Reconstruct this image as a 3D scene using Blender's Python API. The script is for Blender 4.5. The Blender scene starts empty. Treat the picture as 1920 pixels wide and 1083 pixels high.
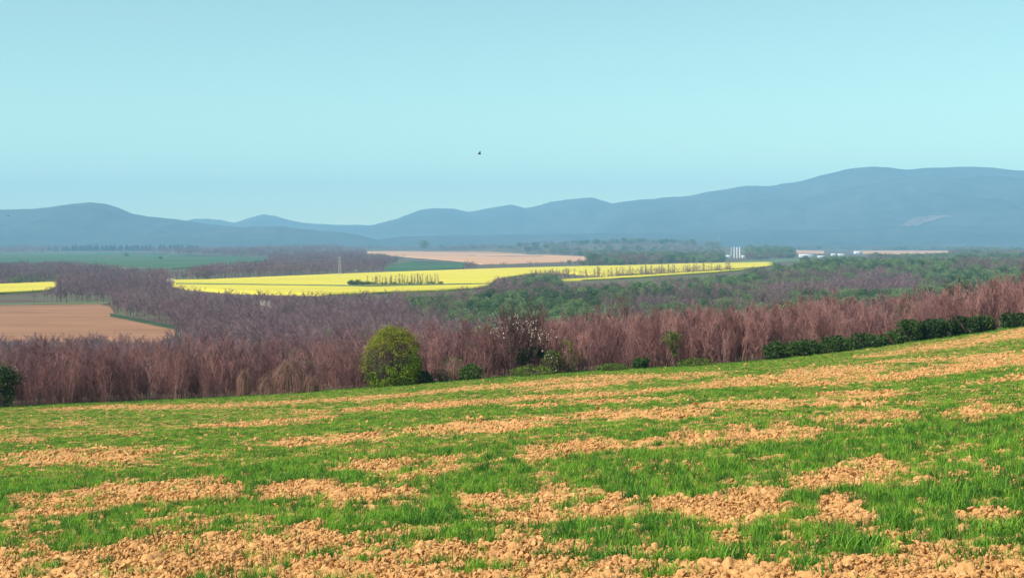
import bpy, math, random
import numpy as np
from mathutils import Vector

R = math.radians
S = bpy.context.scene
COL = S.collection

# ------------------------------------------------------------------ camera
F_PX, U0, V0 = 2800.0, 960.0, 541.5          # focal length and centre in photo pixels
PITCH = -math.atan((V0 - 455.0) / F_PX)      # eye level lies on row 455 of the photo
cam = bpy.data.cameras.new('camera')
cam.sensor_width = 36.0
cam.lens = 36.0 * F_PX / 1920.0
cam.clip_start = 0.1
cam.clip_end = 60000.0
cam_ob = bpy.data.objects.new('camera', cam)
COL.objects.link(cam_ob)
cam_ob.location = (0, 0, 0)
cam_ob.rotation_euler = (R(90) + PITCH, 0, 0)
S.camera = cam_ob

# ------------------------------------------------------------------ light
SUN_EL, SUN_AZ = R(44), R(-118)              # azimuth from +Y towards +X: left, a little behind
sun_dir = Vector((math.sin(SUN_AZ) * math.cos(SUN_EL), math.cos(SUN_AZ) * math.cos(SUN_EL), math.sin(SUN_EL)))
W = bpy.data.worlds.new('World')
S.world = W
W.use_nodes = True
wn = W.node_tree.nodes
wl = W.node_tree.links
sky = wn.new('ShaderNodeTexSky')
sky.sky_type = 'NISHITA'
sky.sun_disc = False
sky.sun_elevation = SUN_EL
sky.sun_rotation = SUN_AZ
sky.altitude = 2000
sky.air_density = 1.0
sky.dust_density = 0.2
sky.ozone_density = 4.0
tint = wn.new('ShaderNodeMix')
tint.data_type = 'RGBA'
tint.blend_type = 'MULTIPLY'
tint.inputs[0].default_value = 1.0
tint.inputs[7].default_value = (0.97, 0.99, 0.62, 1)
wl.new(sky.outputs[0], tint.inputs[6])
bg = wn['Background']
wl.new(tint.outputs[2], bg.inputs[0])
bg.inputs[1].default_value = 0.115
sl = bpy.data.lights.new('sun', 'SUN')
sl.energy = 4.2
sl.angle = R(0.53)
sl.color = (1.0, 0.95, 0.90)
sun = bpy.data.objects.new('sun', sl)
COL.objects.link(sun)
sun.rotation_euler = sun_dir.to_track_quat('Z', 'Y').to_euler()
S.view_settings.view_transform = 'Standard'
S.view_settings.look = 'None'
S.view_settings.exposure = 1.0
S.view_settings.gamma = 1.0
S.view_settings.use_curve_mapping = False
S.cycles.max_bounces = 6
S.cycles.diffuse_bounces = 2
S.cycles.transmission_bounces = 3
S.cycles.volume_bounces = 0
S.cycles.use_denoising = True

rng = np.random.default_rng(7)
random.seed(7)


# ------------------------------------------------------------------ noise
def vnoise(x, y, seed=0):
    x = np.asarray(x, float)
    y = np.asarray(y, float)
    xi = np.floor(x).astype(np.int64)
    yi = np.floor(y).astype(np.int64)
    fx = x - xi
    fy = y - yi
    fx = fx * fx * fx * (fx * (fx * 6 - 15) + 10)
    fy = fy * fy * fy * (fy * (fy * 6 - 15) + 10)

    def h(a, b):
        n = (a * 374761393 + b * 668265263 + seed * 974634777) & 0xFFFFFFFF
        n = ((n ^ (n >> 13)) * 1274126177) & 0xFFFFFFFF
        return ((n ^ (n >> 16)) & 0xFFFF) / 65535.0
    a = h(xi, yi) * (1 - fx) + h(xi + 1, yi) * fx
    b = h(xi, yi + 1) * (1 - fx) + h(xi + 1, yi + 1) * fx
    return (a * (1 - fy) + b * fy) * 2 - 1


def fbm(x, y, octs=4, seed=0):
    s, a, t = 0.0, 1.0, 0.0
    for i in range(octs):
        s = s + a * vnoise(x * 2 ** i, y * 2 ** i, seed + i * 17)
        t += a
        a *= 0.5
    return s / t


# ------------------------------------------------------------------ terrain
def Yedge(x):                                 # where the sown field ends and the thicket begins
    return 103.0 + 0.10 * np.asarray(x, float)


def bearing(u):
    return (np.asarray(u, float) - U0) / F_PX / math.cos(PITCH)


def slope_of(v):                              # dz/dy of a sight line through row v
    return np.tan(PITCH + np.arctan((V0 - np.asarray(v, float)) / F_PX))


EDGE = np.array([(-300, 786), (-100, 774), (0, 768), (250, 758), (500, 745), (640, 734), (750, 726), (1000, 705),
                 (1280, 690), (1450, 680), (1600, 656), (1750, 637), (1920, 611), (2100, 580), (2300, 548)], float)
_t = bearing(EDGE[:, 0])
_y = 103.0 / (1 - 0.10 * _t)
_x = _t * _y
_z = slope_of(EDGE[:, 1]) * _y
_M = np.stack([_x, _y], 1)[2:13]
FA, FB = np.linalg.lstsq(_M, (_z + 2.0)[2:13], rcond=None)[0]
_r = _z - (-2.0 + FA * _x + FB * _y)
XS = np.linspace(-60, 60, 241)
RS = np.interp(XS, _x, _r)
_k = np.ones(25) / 25
RS = np.convolve(np.pad(RS, 12, mode='edge'), _k, 'valid')


def at_uy(u, y):
    return float(bearing(u)) * y


BUMPS = []   # x, y, height, rx, ry
for (u, d, h, rx, ry) in ((1130, 3900, 13, 260, 300), (1290, 3900, 14, 230, 300), (960, 3900, 8, 300, 300), (1440, 2720, 8, 60, 120),
                          (600, 3300, 6, 200, 400), (640, 4300, 9, 250, 300), (30, 4700, 7, 260, 200), (1800, 1150, 6, 260, 260)):
    BUMPS.append((at_uy(u, d), d, h, rx, ry))


def H(x, y):
    x = np.asarray(x, float)
    y = np.asarray(y, float)
    fz = -2.0 + FA * 90 * np.tanh(x / 90) + FB * y
    fz = fz + np.interp(x, XS, RS) * np.clip(y / 105.0, 0, 1.12) ** 2 * np.exp(-(np.clip(y - 114.0, 0, None) / 55.0) ** 2)
    pz = -25.0 + 0.5 * vnoise(x / 170, y / 170, 3)
    for (bx, by, h, rx, ry) in BUMPS:
        pz = pz + h * np.exp(-((x - bx) / rx) ** 2 - ((y - by) / ry) ** 2)
    return 0.5 * (fz + pz + np.sqrt((fz - pz) ** 2 + 4.0))


_S = np.exp(np.linspace(math.log(5), math.log(14000), 4000))


def ground_at(u, v):
    """world x, y of the ground under a sight line"""
    t, k = float(bearing(u)), float(slope_of(v))
    g = k * _S - H(t * _S, _S)
    i = int(np.argmax(g < 0)) if (g < 0).any() else len(_S) - 1
    i = max(i, 1)
    a, b = g[i - 1], g[i]
    s = _S[i - 1] + (_S[i] - _S[i - 1]) * (a / (a - b) if a != b else 0)
    return t * s, s


def uv_of(x, y, z):
    c, s = math.cos(PITCH), math.sin(PITCH)
    dep = y * c + z * s
    up = -y * s + z * c
    return U0 + F_PX * x / dep, V0 - F_PX * up / dep


# ------------------------------------------------------------------ mesh helpers
def mesh_np(name, V, quads=None, tris=None, smooth=False):
    me = bpy.data.meshes.new(name)
    V = np.asarray(V, np.float32).reshape(-1, 3)
    me.vertices.add(len(V))
    me.vertices.foreach_set('co', V.ravel())
    idx, tot = [], []
    if quads is not None and len(quads):
        q = np.asarray(quads, np.int32).reshape(-1, 4)
        idx.append(q.ravel())
        tot.append(np.full(len(q), 4, np.int32))
    if tris is not None and len(tris):
        t = np.asarray(tris, np.int32).reshape(-1, 3)
        idx.append(t.ravel())
        tot.append(np.full(len(t), 3, np.int32))
    if idx:
        idx = np.concatenate(idx)
        tot = np.concatenate(tot)
        me.loops.add(len(idx))
        me.loops.foreach_set('vertex_index', idx)
        me.polygons.add(len(tot))
        me.polygons.foreach_set('loop_start', np.concatenate([[0], np.cumsum(tot)[:-1]]).astype(np.int32))
        if smooth:
            me.polygons.foreach_set('use_smooth', np.ones(len(tot), bool))
    me.update(calc_edges=True)
    return me


FINE = {'crown', 'twigs', 'branches', 'stems', 'foliage', 'blossom', 'ivy', 'dark_ivy', 'dry_vines', 'upper_shoots', 'lower_leaves', 'inner_leaves',
        'young_leaves', 'undergrowth', 'bracing'}   # parts of countless leaves and twigs


def obj(name, me, mat=None, parent=None):
    o = bpy.data.objects.new(name, me)
    COL.objects.link(o)
    if parent is not None and name in FINE:
        o['kind'] = 'stuff'
    if mat is not None:
        if len(me.materials) == 0:
            me.materials.append(mat)
    if parent is not None:
        o.parent = parent
    return o


def empty(name, loc, rz=0.0, sc=1.0):
    o = bpy.data.objects.new(name, None)
    o.empty_display_size = 0.3
    COL.objects.link(o)
    o.location = loc
    o.rotation_euler = (0, 0, rz)
    o.scale = (sc, sc, sc) if not isinstance(sc, tuple) else sc
    return o


def tag(o, label=None, cat=None, group=None, kind=None):
    if label:
        o['label'] = label
    if cat:
        o['category'] = cat
    if group:
        o['group'] = group
    if kind:
        o['kind'] = kind
    return o


def nth(i):
    return str(i) + ('th' if 10 <= i % 100 <= 20 else {1: 'st', 2: 'nd', 3: 'rd'}.get(i % 10, 'th'))


def copy_tree(o, loc, rz, sc):
    c = o.copy()
    COL.objects.link(c)
    c.location = loc
    c.rotation_euler = (0, 0, rz)
    c.scale = sc
    for ch in o.children:
        d = ch.copy()
        COL.objects.link(d)
        d.parent = c
    return c


def grid_faces(nr, nc):
    i = np.arange(nr - 1)[:, None] * nc + np.arange(nc - 1)[None, :]
    return np.stack([i, i + 1, i + nc + 1, i + nc], -1).reshape(-1, 4)


# ------------------------------------------------------------------ materials
def new_mat(name):
    m = bpy.data.materials.new(name)
    m.use_nodes = True
    nt = m.node_tree
    b = nt.nodes['Principled BSDF']
    b.inputs['Roughness'].default_value = 0.85
    b.inputs['Specular IOR Level'].default_value = 0.15
    return m, nt, b


def noise_node(nt, scale, detail=4, stretch=None, coord='Position'):
    if coord == 'Position':
        g = nt.nodes.new('ShaderNodeNewGeometry')
        out = g.outputs['Position']
    else:
        g = nt.nodes.new('ShaderNodeTexCoord')
        out = g.outputs['Object']
    mp = nt.nodes.new('ShaderNodeMapping')
    if stretch:
        mp.inputs['Scale'].default_value = stretch
    nt.links.new(out, mp.inputs[0])
    n = nt.nodes.new('ShaderNodeTexNoise')
    n.inputs['Scale'].default_value = scale
    n.inputs['Detail'].default_value = detail
    n.inputs['Roughness'].default_value = 0.6
    nt.links.new(mp.outputs[0], n.inputs['Vector'])
    return n.outputs['Fac']


def ramp(nt, fac, stops):
    r = nt.nodes.new('ShaderNodeValToRGB')
    e = r.color_ramp.elements
    while len(e) < len(stops):
        e.new(0.5)
    for k, (p, c) in enumerate(stops):
        e[k].position = p
        e[k].color = (*c, 1)
    nt.links.new(fac, r.inputs[0])
    return r.outputs[0]


def mix(nt, fac, a, b, blend='MIX'):
    m = nt.nodes.new('ShaderNodeMix')
    m.data_type = 'RGBA'
    m.blend_type = blend
    for sock, val in ((m.inputs[0], fac), (m.inputs[6], a), (m.inputs[7], b)):
        if isinstance(val, (int, float)):
            sock.default_value = val
        elif isinstance(val, tuple):
            sock.default_value = (*val, 1)
        else:
            nt.links.new(val, sock)
    return m.outputs[2]


def bump(nt, b, fac, strength, dist):
    n = nt.nodes.new('ShaderNodeBump')
    n.inputs['Strength'].default_value = strength
    n.inputs['Distance'].default_value = dist
    nt.links.new(fac, n.inputs['Height'])
    nt.links.new(n.outputs[0], b.inputs['Normal'])


def mat_two(name, c1, c2, scale, lo=0.35, hi=0.65, stretch=None, bumpd=0.0, coord='Position', c3=None):
    m, nt, b = new_mat(name)
    f = noise_node(nt, scale, 5, stretch, coord)
    stops = [(lo, c1), (hi, c2)] if c3 is None else [(lo, c1), ((lo + hi) / 2, c2), (hi, c3)]
    nt.links.new(ramp(nt, f, stops), b.inputs['Base Color'])
    if bumpd:
        bump(nt, b, f, 0.8, bumpd)
    return m


def mat_twig(name, c1, c2, scale, rnd=0.7):
    m, nt, b = new_mat(name)
    oi = nt.nodes.new('ShaderNodeObjectInfo')
    f = noise_node(nt, scale, 4)
    mt = nt.nodes.new('ShaderNodeMath')
    mt.operation = 'MULTIPLY_ADD'
    nt.links.new(oi.outputs['Random'], mt.inputs[0])
    mt.inputs[1].default_value = rnd
    nt.links.new(f, mt.inputs[2])
    sb = nt.nodes.new('ShaderNodeMath')
    sb.operation = 'SUBTRACT'
    nt.links.new(mt.outputs[0], sb.inputs[0])
    sb.inputs[1].default_value = rnd * 0.5
    nt.links.new(ramp(nt, sb.outputs[0], [(0.2, c1), (0.8, c2)]), b.inputs['Base Color'])
    return m


def mat_leaf(name, c1, c2, scale=2.0, trans=0.35, rnd=0.5):
    m, nt, b = new_mat(name)
    oi = nt.nodes.new('ShaderNodeObjectInfo')
    f = noise_node(nt, scale, 3, None, 'Position')
    mt = nt.nodes.new('ShaderNodeMath')
    mt.operation = 'MULTIPLY_ADD'
    nt.links.new(oi.outputs['Random'], mt.inputs[0])
    mt.inputs[1].default_value = rnd
    nt.links.new(f, mt.inputs[2])
    sb = nt.nodes.new('ShaderNodeMath')
    sb.operation = 'SUBTRACT'
    nt.links.new(mt.outputs[0], sb.inputs[0])
    sb.inputs[1].default_value = rnd * 0.5
    col = ramp(nt, sb.outputs[0], [(0.3, c1), (0.7, c2)])
    nt.links.new(col, b.inputs['Base Color'])
    b.inputs['Roughness'].default_value = 0.55
    tr = nt.nodes.new('ShaderNodeBsdfTranslucent')
    nt.links.new(col, tr.inputs['Color'])
    ms = nt.nodes.new('ShaderNodeMixShader')
    ms.inputs[0].default_value = trans
    nt.links.new(b.outputs[0], ms.inputs[1])
    nt.links.new(tr.outputs[0], ms.inputs[2])
    nt.links.new(ms.outputs[0], nt.nodes['Material Output'].inputs['Surface'])
    return m


M = {}
SOIL = [(0.26, (0.24, 0.110, 0.045)), (0.48, (0.46, 0.230, 0.080)), (0.70, (0.58, 0.335, 0.130))]


def soil_mat(name, cover):
    m, nt, b = new_mat(name)
    f1 = noise_node(nt, 1.1, 5)
    f2 = noise_node(nt, 16.0, 5)
    c = mix(nt, 0.55, ramp(nt, f1, SOIL), ramp(nt, f2, SOIL))
    if not cover:                              # clods differ one from another: crusted pale, damp brown
        oi = nt.nodes.new('ShaderNodeObjectInfo')
        c = mix(nt, 0.40, c, ramp(nt, oi.outputs['Random'], [(0.0, (0.26, 0.12, 0.050)), (0.2, (0.42, 0.21, 0.075)), (0.75, (0.52, 0.285, 0.105)), (1.0, (0.64, 0.41, 0.19))]))
    if cover:
        at = nt.nodes.new('ShaderNodeAttribute')
        at.attribute_name = 'cover'
        g = ramp(nt, noise_node(nt, 3.0, 4), [(0.35, (0.07, 0.14, 0.02)), (0.65, (0.13, 0.22, 0.035))])
        mm = nt.nodes.new('ShaderNodeMath')
        mm.operation = 'MULTIPLY'
        nt.links.new(at.outputs['Fac'], mm.inputs[0])
        mm.inputs[1].default_value = 0.06
        c = mix(nt, mm.outputs[0], c, g)
    nt.links.new(c, b.inputs['Base Color'])
    bump(nt, b, f2, 0.7, 0.03)
    b.inputs['Roughness'].default_value = 0.95
    return m


M['soil'] = soil_mat('dry_soil', True)
M['clod'] = soil_mat('dry_soil_clod', False)
M['grass'] = mat_leaf('cereal_leaf', (0.032, 0.130, 0.016), (0.200, 0.395, 0.034), 0.9, 0.4, 0.9)
M['straw'] = mat_leaf('dry_straw', (0.30, 0.20, 0.08), (0.55, 0.42, 0.20), 2.0, 0.2, 0.9)
M['litter'] = mat_two('valley_floor', (0.09, 0.055, 0.042), (0.10, 0.10, 0.05), 0.02, 0.4, 0.6)
M['twig_red'] = mat_twig('reddish_twigs', (0.155, 0.077, 0.080), (0.33, 0.172, 0.155), 0.25)
M['twig_pink'] = mat_twig('pinkish_twigs', (0.21, 0.100, 0.094), (0.40, 0.205, 0.175), 0.25)
M['stem_red'] = mat_twig('reddish_bark', (0.13, 0.065, 0.058), (0.36, 0.20, 0.14), 3.0)
M['twig_grey'] = mat_twig('grey_brown_twigs', (0.14, 0.080, 0.092), (0.28, 0.165, 0.170), 0.03)
M['twig_dark'] = mat_two('dark_mauve_twigs', (0.07, 0.035, 0.04), (0.13, 0.07, 0.065), 1.0)
M['bark'] = mat_two('bark', (0.09, 0.06, 0.05), (0.19, 0.14, 0.11), 3.0)
M['twig_tan'] = mat_twig('tan_twigs', (0.24, 0.17, 0.13), (0.44, 0.33, 0.22), 0.3)
M['leaf_mid'] = mat_leaf('mid_green_leaf', (0.060, 0.112, 0.036), (0.180, 0.250, 0.090), 0.15, 0.3, 0.8)
M['leaf_olive'] = mat_leaf('olive_bud_leaf', (0.10, 0.115, 0.05), (0.19, 0.21, 0.09), 0.2, 0.3, 0.8)
M['leaf_dark'] = mat_leaf('dark_evergreen_leaf', (0.011, 0.030, 0.008), (0.045, 0.092, 0.016), 0.9, 0.2, 0.3)
M['leaf_conifer'] = mat_leaf('conifer_needles', (0.012, 0.030, 0.022), (0.025, 0.05, 0.03), 0.2, 0.1, 0.3)
M['leaf_bright'] = mat_leaf('bright_green_leaf', (0.08, 0.15, 0.009), (0.19, 0.29, 0.016), 1.2, 0.35, 0.2)
M['leaf_yellow'] = mat_leaf('yellow_shoots', (0.18, 0.20, 0.020), (0.31, 0.32, 0.036), 1.5, 0.4, 0.2)
M['leaf_scrub'] = mat_leaf('scrub_leaf', (0.05, 0.10, 0.015), (0.12, 0.16, 0.03), 1.2, 0.3)
M['blossom'] = mat_leaf('white_blossom', (0.55, 0.43, 0.36), (0.78, 0.69, 0.58), 2.0, 0.3, 0.2)
M['vine'] = mat_two('dry_vine', (0.19, 0.10, 0.078), (0.30, 0.17, 0.12), 1.5, 0.35, 0.65)
M['white_paint'] = mat_two('white_paint', (0.55, 0.56, 0.56), (0.66, 0.66, 0.65), 0.3)
M['metal'] = mat_two('galvanised_steel', (0.36, 0.38, 0.39), (0.48, 0.50, 0.50), 0.5)
M['grey_wall'] = mat_two('grey_wall', (0.35, 0.35, 0.35), (0.45, 0.44, 0.42), 0.4)
M['bird'] = mat_two('dark_feathers', (0.015, 0.016, 0.022), (0.03, 0.03, 0.04), 8.0)
M['bird_pale'] = mat_two('pale_feathers', (0.6, 0.6, 0.58), (0.75, 0.74, 0.72), 8.0)

# ------------------------------------------------------------------ valley ground (one sheet to the foot of the mountains)


def sinh_axis(a, b, n, k):
    s = np.linspace(-1, 1, n)
    w = np.sinh(k * s) / math.sinh(k)
    return np.where(w < 0, -w * a, w * b)


gx = sinh_axis(-9500, 9500, 241, 6.5)
gy = np.concatenate([np.linspace(-900, 0, 12)[:-1], np.linspace(0, 200, 60)[:-1], 200 * np.exp(np.linspace(0, math.log(11900 / 200), 150))])
GX, GY = np.meshgrid(gx, gy)
GZ = H(GX, GY)
inside = (np.abs(GX) < 0.47 * GY) & (GY > 10) & (GY < Yedge(GX) - 2.5)
GZ = GZ - 0.3 * inside
vg = obj('valley_ground', mesh_np('valley_ground', np.stack([GX, GY, GZ], -1), grid_faces(*GX.shape), smooth=True), M['litter'])
tag(vg, 'brown valley floor running out to the mountains', 'ground', kind='structure')

# ------------------------------------------------------------------ the sown field in the foreground
BARE = [
    [(60, 767, 771), (140, 762, 768), (180, 759, 768), (420, 756, 766), (560, 749, 757), (640, 745, 753), (760, 737, 744), (880, 725, 733),
     (960, 719, 728), (1060, 707, 718), (1150, 702, 712), (1280, 700, 712), (1380, 695, 704)],
    [(100, 793, 799), (120, 790, 800), (160, 787, 797), (172, 788, 792)],
    [(0, 798, 803), (60, 800, 803), (95, 797, 801)],
    [(0, 818, 828), (40, 822, 832), (85, 822, 834)],
    [(195, 805, 812), (250, 806, 820), (262, 810, 818)],
    [(340, 797, 803), (480, 791, 800), (520, 787, 798), (610, 779, 793), (640, 782, 788)],
    [(555, 770, 777), (612, 767, 775)],
    [(640, 748, 760), (700, 744, 752), (740, 739, 745)],
    [(640, 766, 772), (690, 762, 770), (750, 756, 766), (830, 753, 763), (940, 747, 756), (1000, 743, 752), (1120, 738, 747)],
    [(920, 762, 768), (1000, 757, 765), (1090, 751, 760), (1200, 746, 755), (1280, 744, 750)],
    [(990, 722, 736), (1100, 717, 728), (1200, 708, 720)],
    [(1020, 745, 752), (1090, 738, 746), (1180, 733, 741), (1280, 727, 736)],
    [(640, 818, 828), (690, 810, 826), (720, 803, 817)],
    [(745, 806, 817), (845, 795, 816), (870, 785, 812), (930, 788, 814), (1030, 779, 804), (1045, 784, 798)],
    [(1050, 779, 790), (1110, 770, 788), (1280, 764, 785), (1340, 751, 771), (1400, 751, 768), (1500, 749, 764), (1560, 747, 762), (1670, 754, 762)],
    [(490, 827, 838), (540, 821, 837), (600, 816, 836), (640, 818, 834), (690, 811, 826)],
    [(0, 848, 881), (60, 843, 874), (120, 839, 871), (200, 838, 871), (290, 841, 867), (302, 850, 858)],
    [(312, 848, 862), (335, 844, 864)],
    [(378, 846, 857), (412, 846, 859)],
    [(635, 871, 886), (700, 860, 901), (760, 856, 899), (840, 853, 891), (880, 856, 882), (892, 862, 872)],
    [(888, 843, 866), (907, 843, 869)],
    [(920, 868, 879), (955, 858, 881)],
    [(965, 848, 873), (1010, 836, 873), (1060, 826, 862), (1130, 823, 847), (1200, 828, 849), (1240, 818, 851), (1280, 810, 846),
     (1320, 813, 841), (1400, 798, 831), (1470, 795, 829), (1540, 806, 826)],
    [(1515, 784, 793), (1560, 781, 801), (1600, 776, 804), (1640, 771, 801), (1700, 776, 796), (1735, 782, 793)],
    [(1755, 776, 783), (1800, 769, 786), (1830, 753, 788), (1860, 763, 786), (1920, 760, 776), (2000, 758, 770)],
    [(1280, 726, 733), (1340, 714, 729), (1400, 708, 726), (1480, 693, 719), (1560, 686, 709), (1670, 684, 700)],
    [(1480, 720, 728), (1560, 713, 726), (1620, 706, 721), (1700, 696, 713), (1800, 678, 701), (1920, 662, 685), (2050, 640, 668)],
    [(1630, 676, 681), (1700, 673, 682), (1780, 667, 678), (1920, 660, 672)],
    [(1600, 670, 674), (1700, 653, 665), (1800, 637, 652), (1920, 613, 632), (2050, 590, 612)],
    [(1530, 738, 749), (1600, 734, 748), (1715, 731, 748)],
    [(1810, 716, 724), (1860, 711, 719), (1920, 704, 714), (2000, 698, 710)],
    [(0, 936, 991), (60, 928, 980), (130, 918, 970), (200, 906, 957), (300, 898, 952), (400, 891, 944), (440, 891, 946), (472, 903, 937)],
    [(480, 912, 930), (560, 906, 926), (640, 899, 918)],
    [(-200, 1050, 1300), (0, 1043, 1300), (100, 1033, 1300), (200, 1026, 1300), (250, 1001, 1300), (350, 993, 1300), (500, 983, 1300), (620, 993, 1300),
     (700, 1003, 1300), (830, 1016, 1300), (1000, 1006, 1300), (1060, 1036, 1300), (1200, 1042, 1300), (1320, 1052, 1300), (1640, 1062, 1300),
     (1700, 1036, 1300), (1760, 1022, 1300), (1800, 1038, 1300), (1920, 1038, 1300), (2100, 1040, 1300)],
    [(600, 903, 932), (660, 916, 947), (750, 918, 937), (800, 923, 942)],
    [(838, 928, 962), (920, 926, 990), (1000, 928, 1000), (1060, 916, 985), (1090, 910, 976), (1160, 923, 976), (1250, 936, 970), (1320, 928, 985),
     (1400, 918, 990), (1455, 923, 982)],
    [(1440, 903, 924), (1520, 893, 924), (1600, 863, 922), (1690, 860, 917), (1700, 878, 921), (1770, 903, 921)],
    [(1770, 883, 901), (1890, 878, 899)],
    [(1510, 943, 976), (1560, 933, 985), (1620, 943, 987), (1640, 958, 981)],
    [(1770, 968, 987), (1860, 955, 985), (1905, 963, 982)],
    [(1300, 1000, 1020), (1405, 998, 1018)],
    [(0, 985, 1002), (30, 983, 1005), (50, 990, 1000)],
]
PATCH = []
for p in BARE:
    rows = []
    for (u, vt, vb) in p:
        rows.append((float(bearing(u)), ground_at(u, vt)[1] if vt > 0 else 1, ground_at(u, vb)[1]))
    PATCH.append(np.array(rows))


def bare_mask(x, y):
    """1 on bare soil, 0 under the crop; patches surveyed as bearing / far edge / near edge"""
    wy = 0.022 * fbm(x / 0.9, y / 0.9, 2, 11) + 0.020 * vnoise(x / 0.33, y / 0.33, 12)
    t = x / y + 0.020 * fbm(x / 0.8 + 3, y / 0.8, 2, 13)
    y0 = y
    y = y * (1 + wy)
    wob = fbm(x / 2.2, y / 1.5, 4, 41) * 0.6 + 0.30 * vnoise(x / 0.4, y / 0.4, 77)
    best = np.full(np.shape(x), -1.0)
    for P in PATCH:
        m = (t >= P[0, 0]) & (t <= P[-1, 0])
        if not m.any():
            continue
        tt = t[m]
        yf = np.interp(tt, P[:, 0], P[:, 1])
        yn = np.interp(tt, P[:, 0], P[:, 2])
        mid, half = (yf + yn) / 2, np.maximum((yf - yn) / 2, 0.05)
        e = 1 - np.abs(y[m] - mid) / half
        w = np.minimum((tt - P[0, 0]), (P[-1, 0] - tt)) / 0.014
        best[m] = np.maximum(best[m], np.minimum(e, w - 0.2))
    base = np.clip(best * 1.4, -0.55, 0.46)
    speck = fbm(x / 1.4 + 9, y / 0.7 + 5, 3, 99)
    val = base + wob * 0.55 + 0.28 * speck
    return val


def sward(x, y):
    """how readily the crop grows here: patches, clumps and drill rows"""
    v = bare_mask(x, y)
    cl = fbm(x / 0.30, y / 0.24, 3, 123)
    row = 0.12 * np.sin((y - 0.1 * x) * 2 * math.pi / 0.62 + 1.5 * vnoise(x / 3, y / 3, 8))
    return -0.95 * v + 1.05 * cl + row + 0.03 + 0.16 * np.clip((y - 20) / 25, 0, 1)


nR, nC = 1150, 620
tt = np.linspace(-0.5, 0.5, nC)
ss = np.exp(np.linspace(math.log(8.0), math.log(103.0), nR))
FT, FS = np.meshgrid(tt, ss)
FX = FT * FS
FY = FS + 0.10 * FX * (FS / 103.0)
FX = FT * FY
val = bare_mask(FX, FY)
bare = np.clip(val * 1.6 + 0.5, 0, 1)
dres = FS * (math.log(103 / 8.0) / nR)
lump = np.zeros_like(FX)
for wl_, amp, sd in ((0.7, 0.018, 1), (0.30, 0.022, 2), (0.16, 0.028, 3), (0.09, 0.030, 4), (0.055, 0.022, 5)):
    n = np.abs(vnoise(FX / wl_ + sd * 7.3, FY / wl_, sd * 5)) * 2.4 - 1
    lump += amp * n * np.clip(wl_ / dres / 2.6 - 0.3, 0, 1)
ridge = 0.03 * np.sin((FY - 0.1 * FX) * 2 * math.pi / 0.75)
FZ = H(FX, FY) + lump * (0.7 + 0.35 * bare) + ridge * 0.4
fm = mesh_np('field', np.stack([FX, FY, FZ], -1), grid_faces(nR, nC), smooth=True)
ca = fm.attributes.new('cover', 'FLOAT', 'POINT')
ca.data.foreach_set('value', np.clip(0.5 - val * 1.3, 0, 1).ravel().astype(np.float32))
field = obj('field', fm, M['soil'])
tag(field, 'sloping field of dry tan soil with rows of young crop', 'field', kind='structure')


# ------------------------------------------------------------------ scattering (geometry nodes, for stuff only)
def scatter(name, protos, pts, rot, scl, pid, label=None, cat=None, parent=None):
    """protos: list of lists of mesh objects (the parts of one real individual that the rest repeat)"""
    me = bpy.data.meshes.new(name)
    n = len(pts)
    me.vertices.add(n)
    me.vertices.foreach_set('co', np.asarray(pts, np.float32).ravel())
    a = me.attributes.new('rot', 'FLOAT_VECTOR', 'POINT')
    a.data.foreach_set('vector', np.asarray(rot, np.float32).ravel())
    a = me.attributes.new('scl', 'FLOAT_VECTOR', 'POINT')
    a.data.foreach_set('vector', np.asarray(scl, np.float32).ravel())
    a = me.attributes.new('pid', 'INT', 'POINT')
    a.data.foreach_set('value', np.asarray(pid, np.int32))
    o = obj(name, me, None, parent)
    tag(o, label, cat, kind='stuff')
    ng = bpy.data.node_groups.new(name, 'GeometryNodeTree')
    ng.interface.new_socket('Geometry', in_out='INPUT', socket_type='NodeSocketGeometry')
    ng.interface.new_socket('Geometry', in_out='OUTPUT', socket_type='NodeSocketGeometry')
    N, L = ng.nodes, ng.links
    gi, go = N.new('NodeGroupInput'), N.new('NodeGroupOutput')
    jo = N.new('GeometryNodeJoinGeometry')

    def attr(nm, ty):
        q = N.new('GeometryNodeInputNamedAttribute')
        q.data_type = ty
        q.inputs[0].default_value = nm
        return q.outputs[0]
    r_, s_, p_ = attr('rot', 'FLOAT_VECTOR'), attr('scl', 'FLOAT_VECTOR'), attr('pid', 'INT')
    e2r = N.new('FunctionNodeEulerToRotation')
    L.new(r_, e2r.inputs[0])
    for k, parts in enumerate(protos):
        cmpn = N.new('FunctionNodeCompare')
        cmpn.data_type = 'INT'
        cmpn.operation = 'EQUAL'
        L.new(p_, cmpn.inputs[2])
        cmpn.inputs[3].default_value = k
        j2 = N.new('GeometryNodeJoinGeometry')
        for po in parts:
            oi = N.new('GeometryNodeObjectInfo')
            oi.transform_space = 'ORIGINAL'
            oi.inputs['Object'].default_value = po
            L.new(oi.outputs['Geometry'], j2.inputs[0])
        ip = N.new('GeometryNodeInstanceOnPoints')
        L.new(gi.outputs[0], ip.inputs['Points'])
        L.new(cmpn.outputs[0], ip.inputs['Selection'])
        L.new(j2.outputs[0], ip.inputs['Instance'])
        L.new(e2r.outputs[0], ip.inputs['Rotation'])
        L.new(s_, ip.inputs['Scale'])
        L.new(ip.outputs[0], jo.inputs[0])
    L.new(jo.outputs[0], go.inputs[0])
    md = o.modifiers.new('scatter', 'NODES')
    md.node_group = ng
    return o


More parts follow.
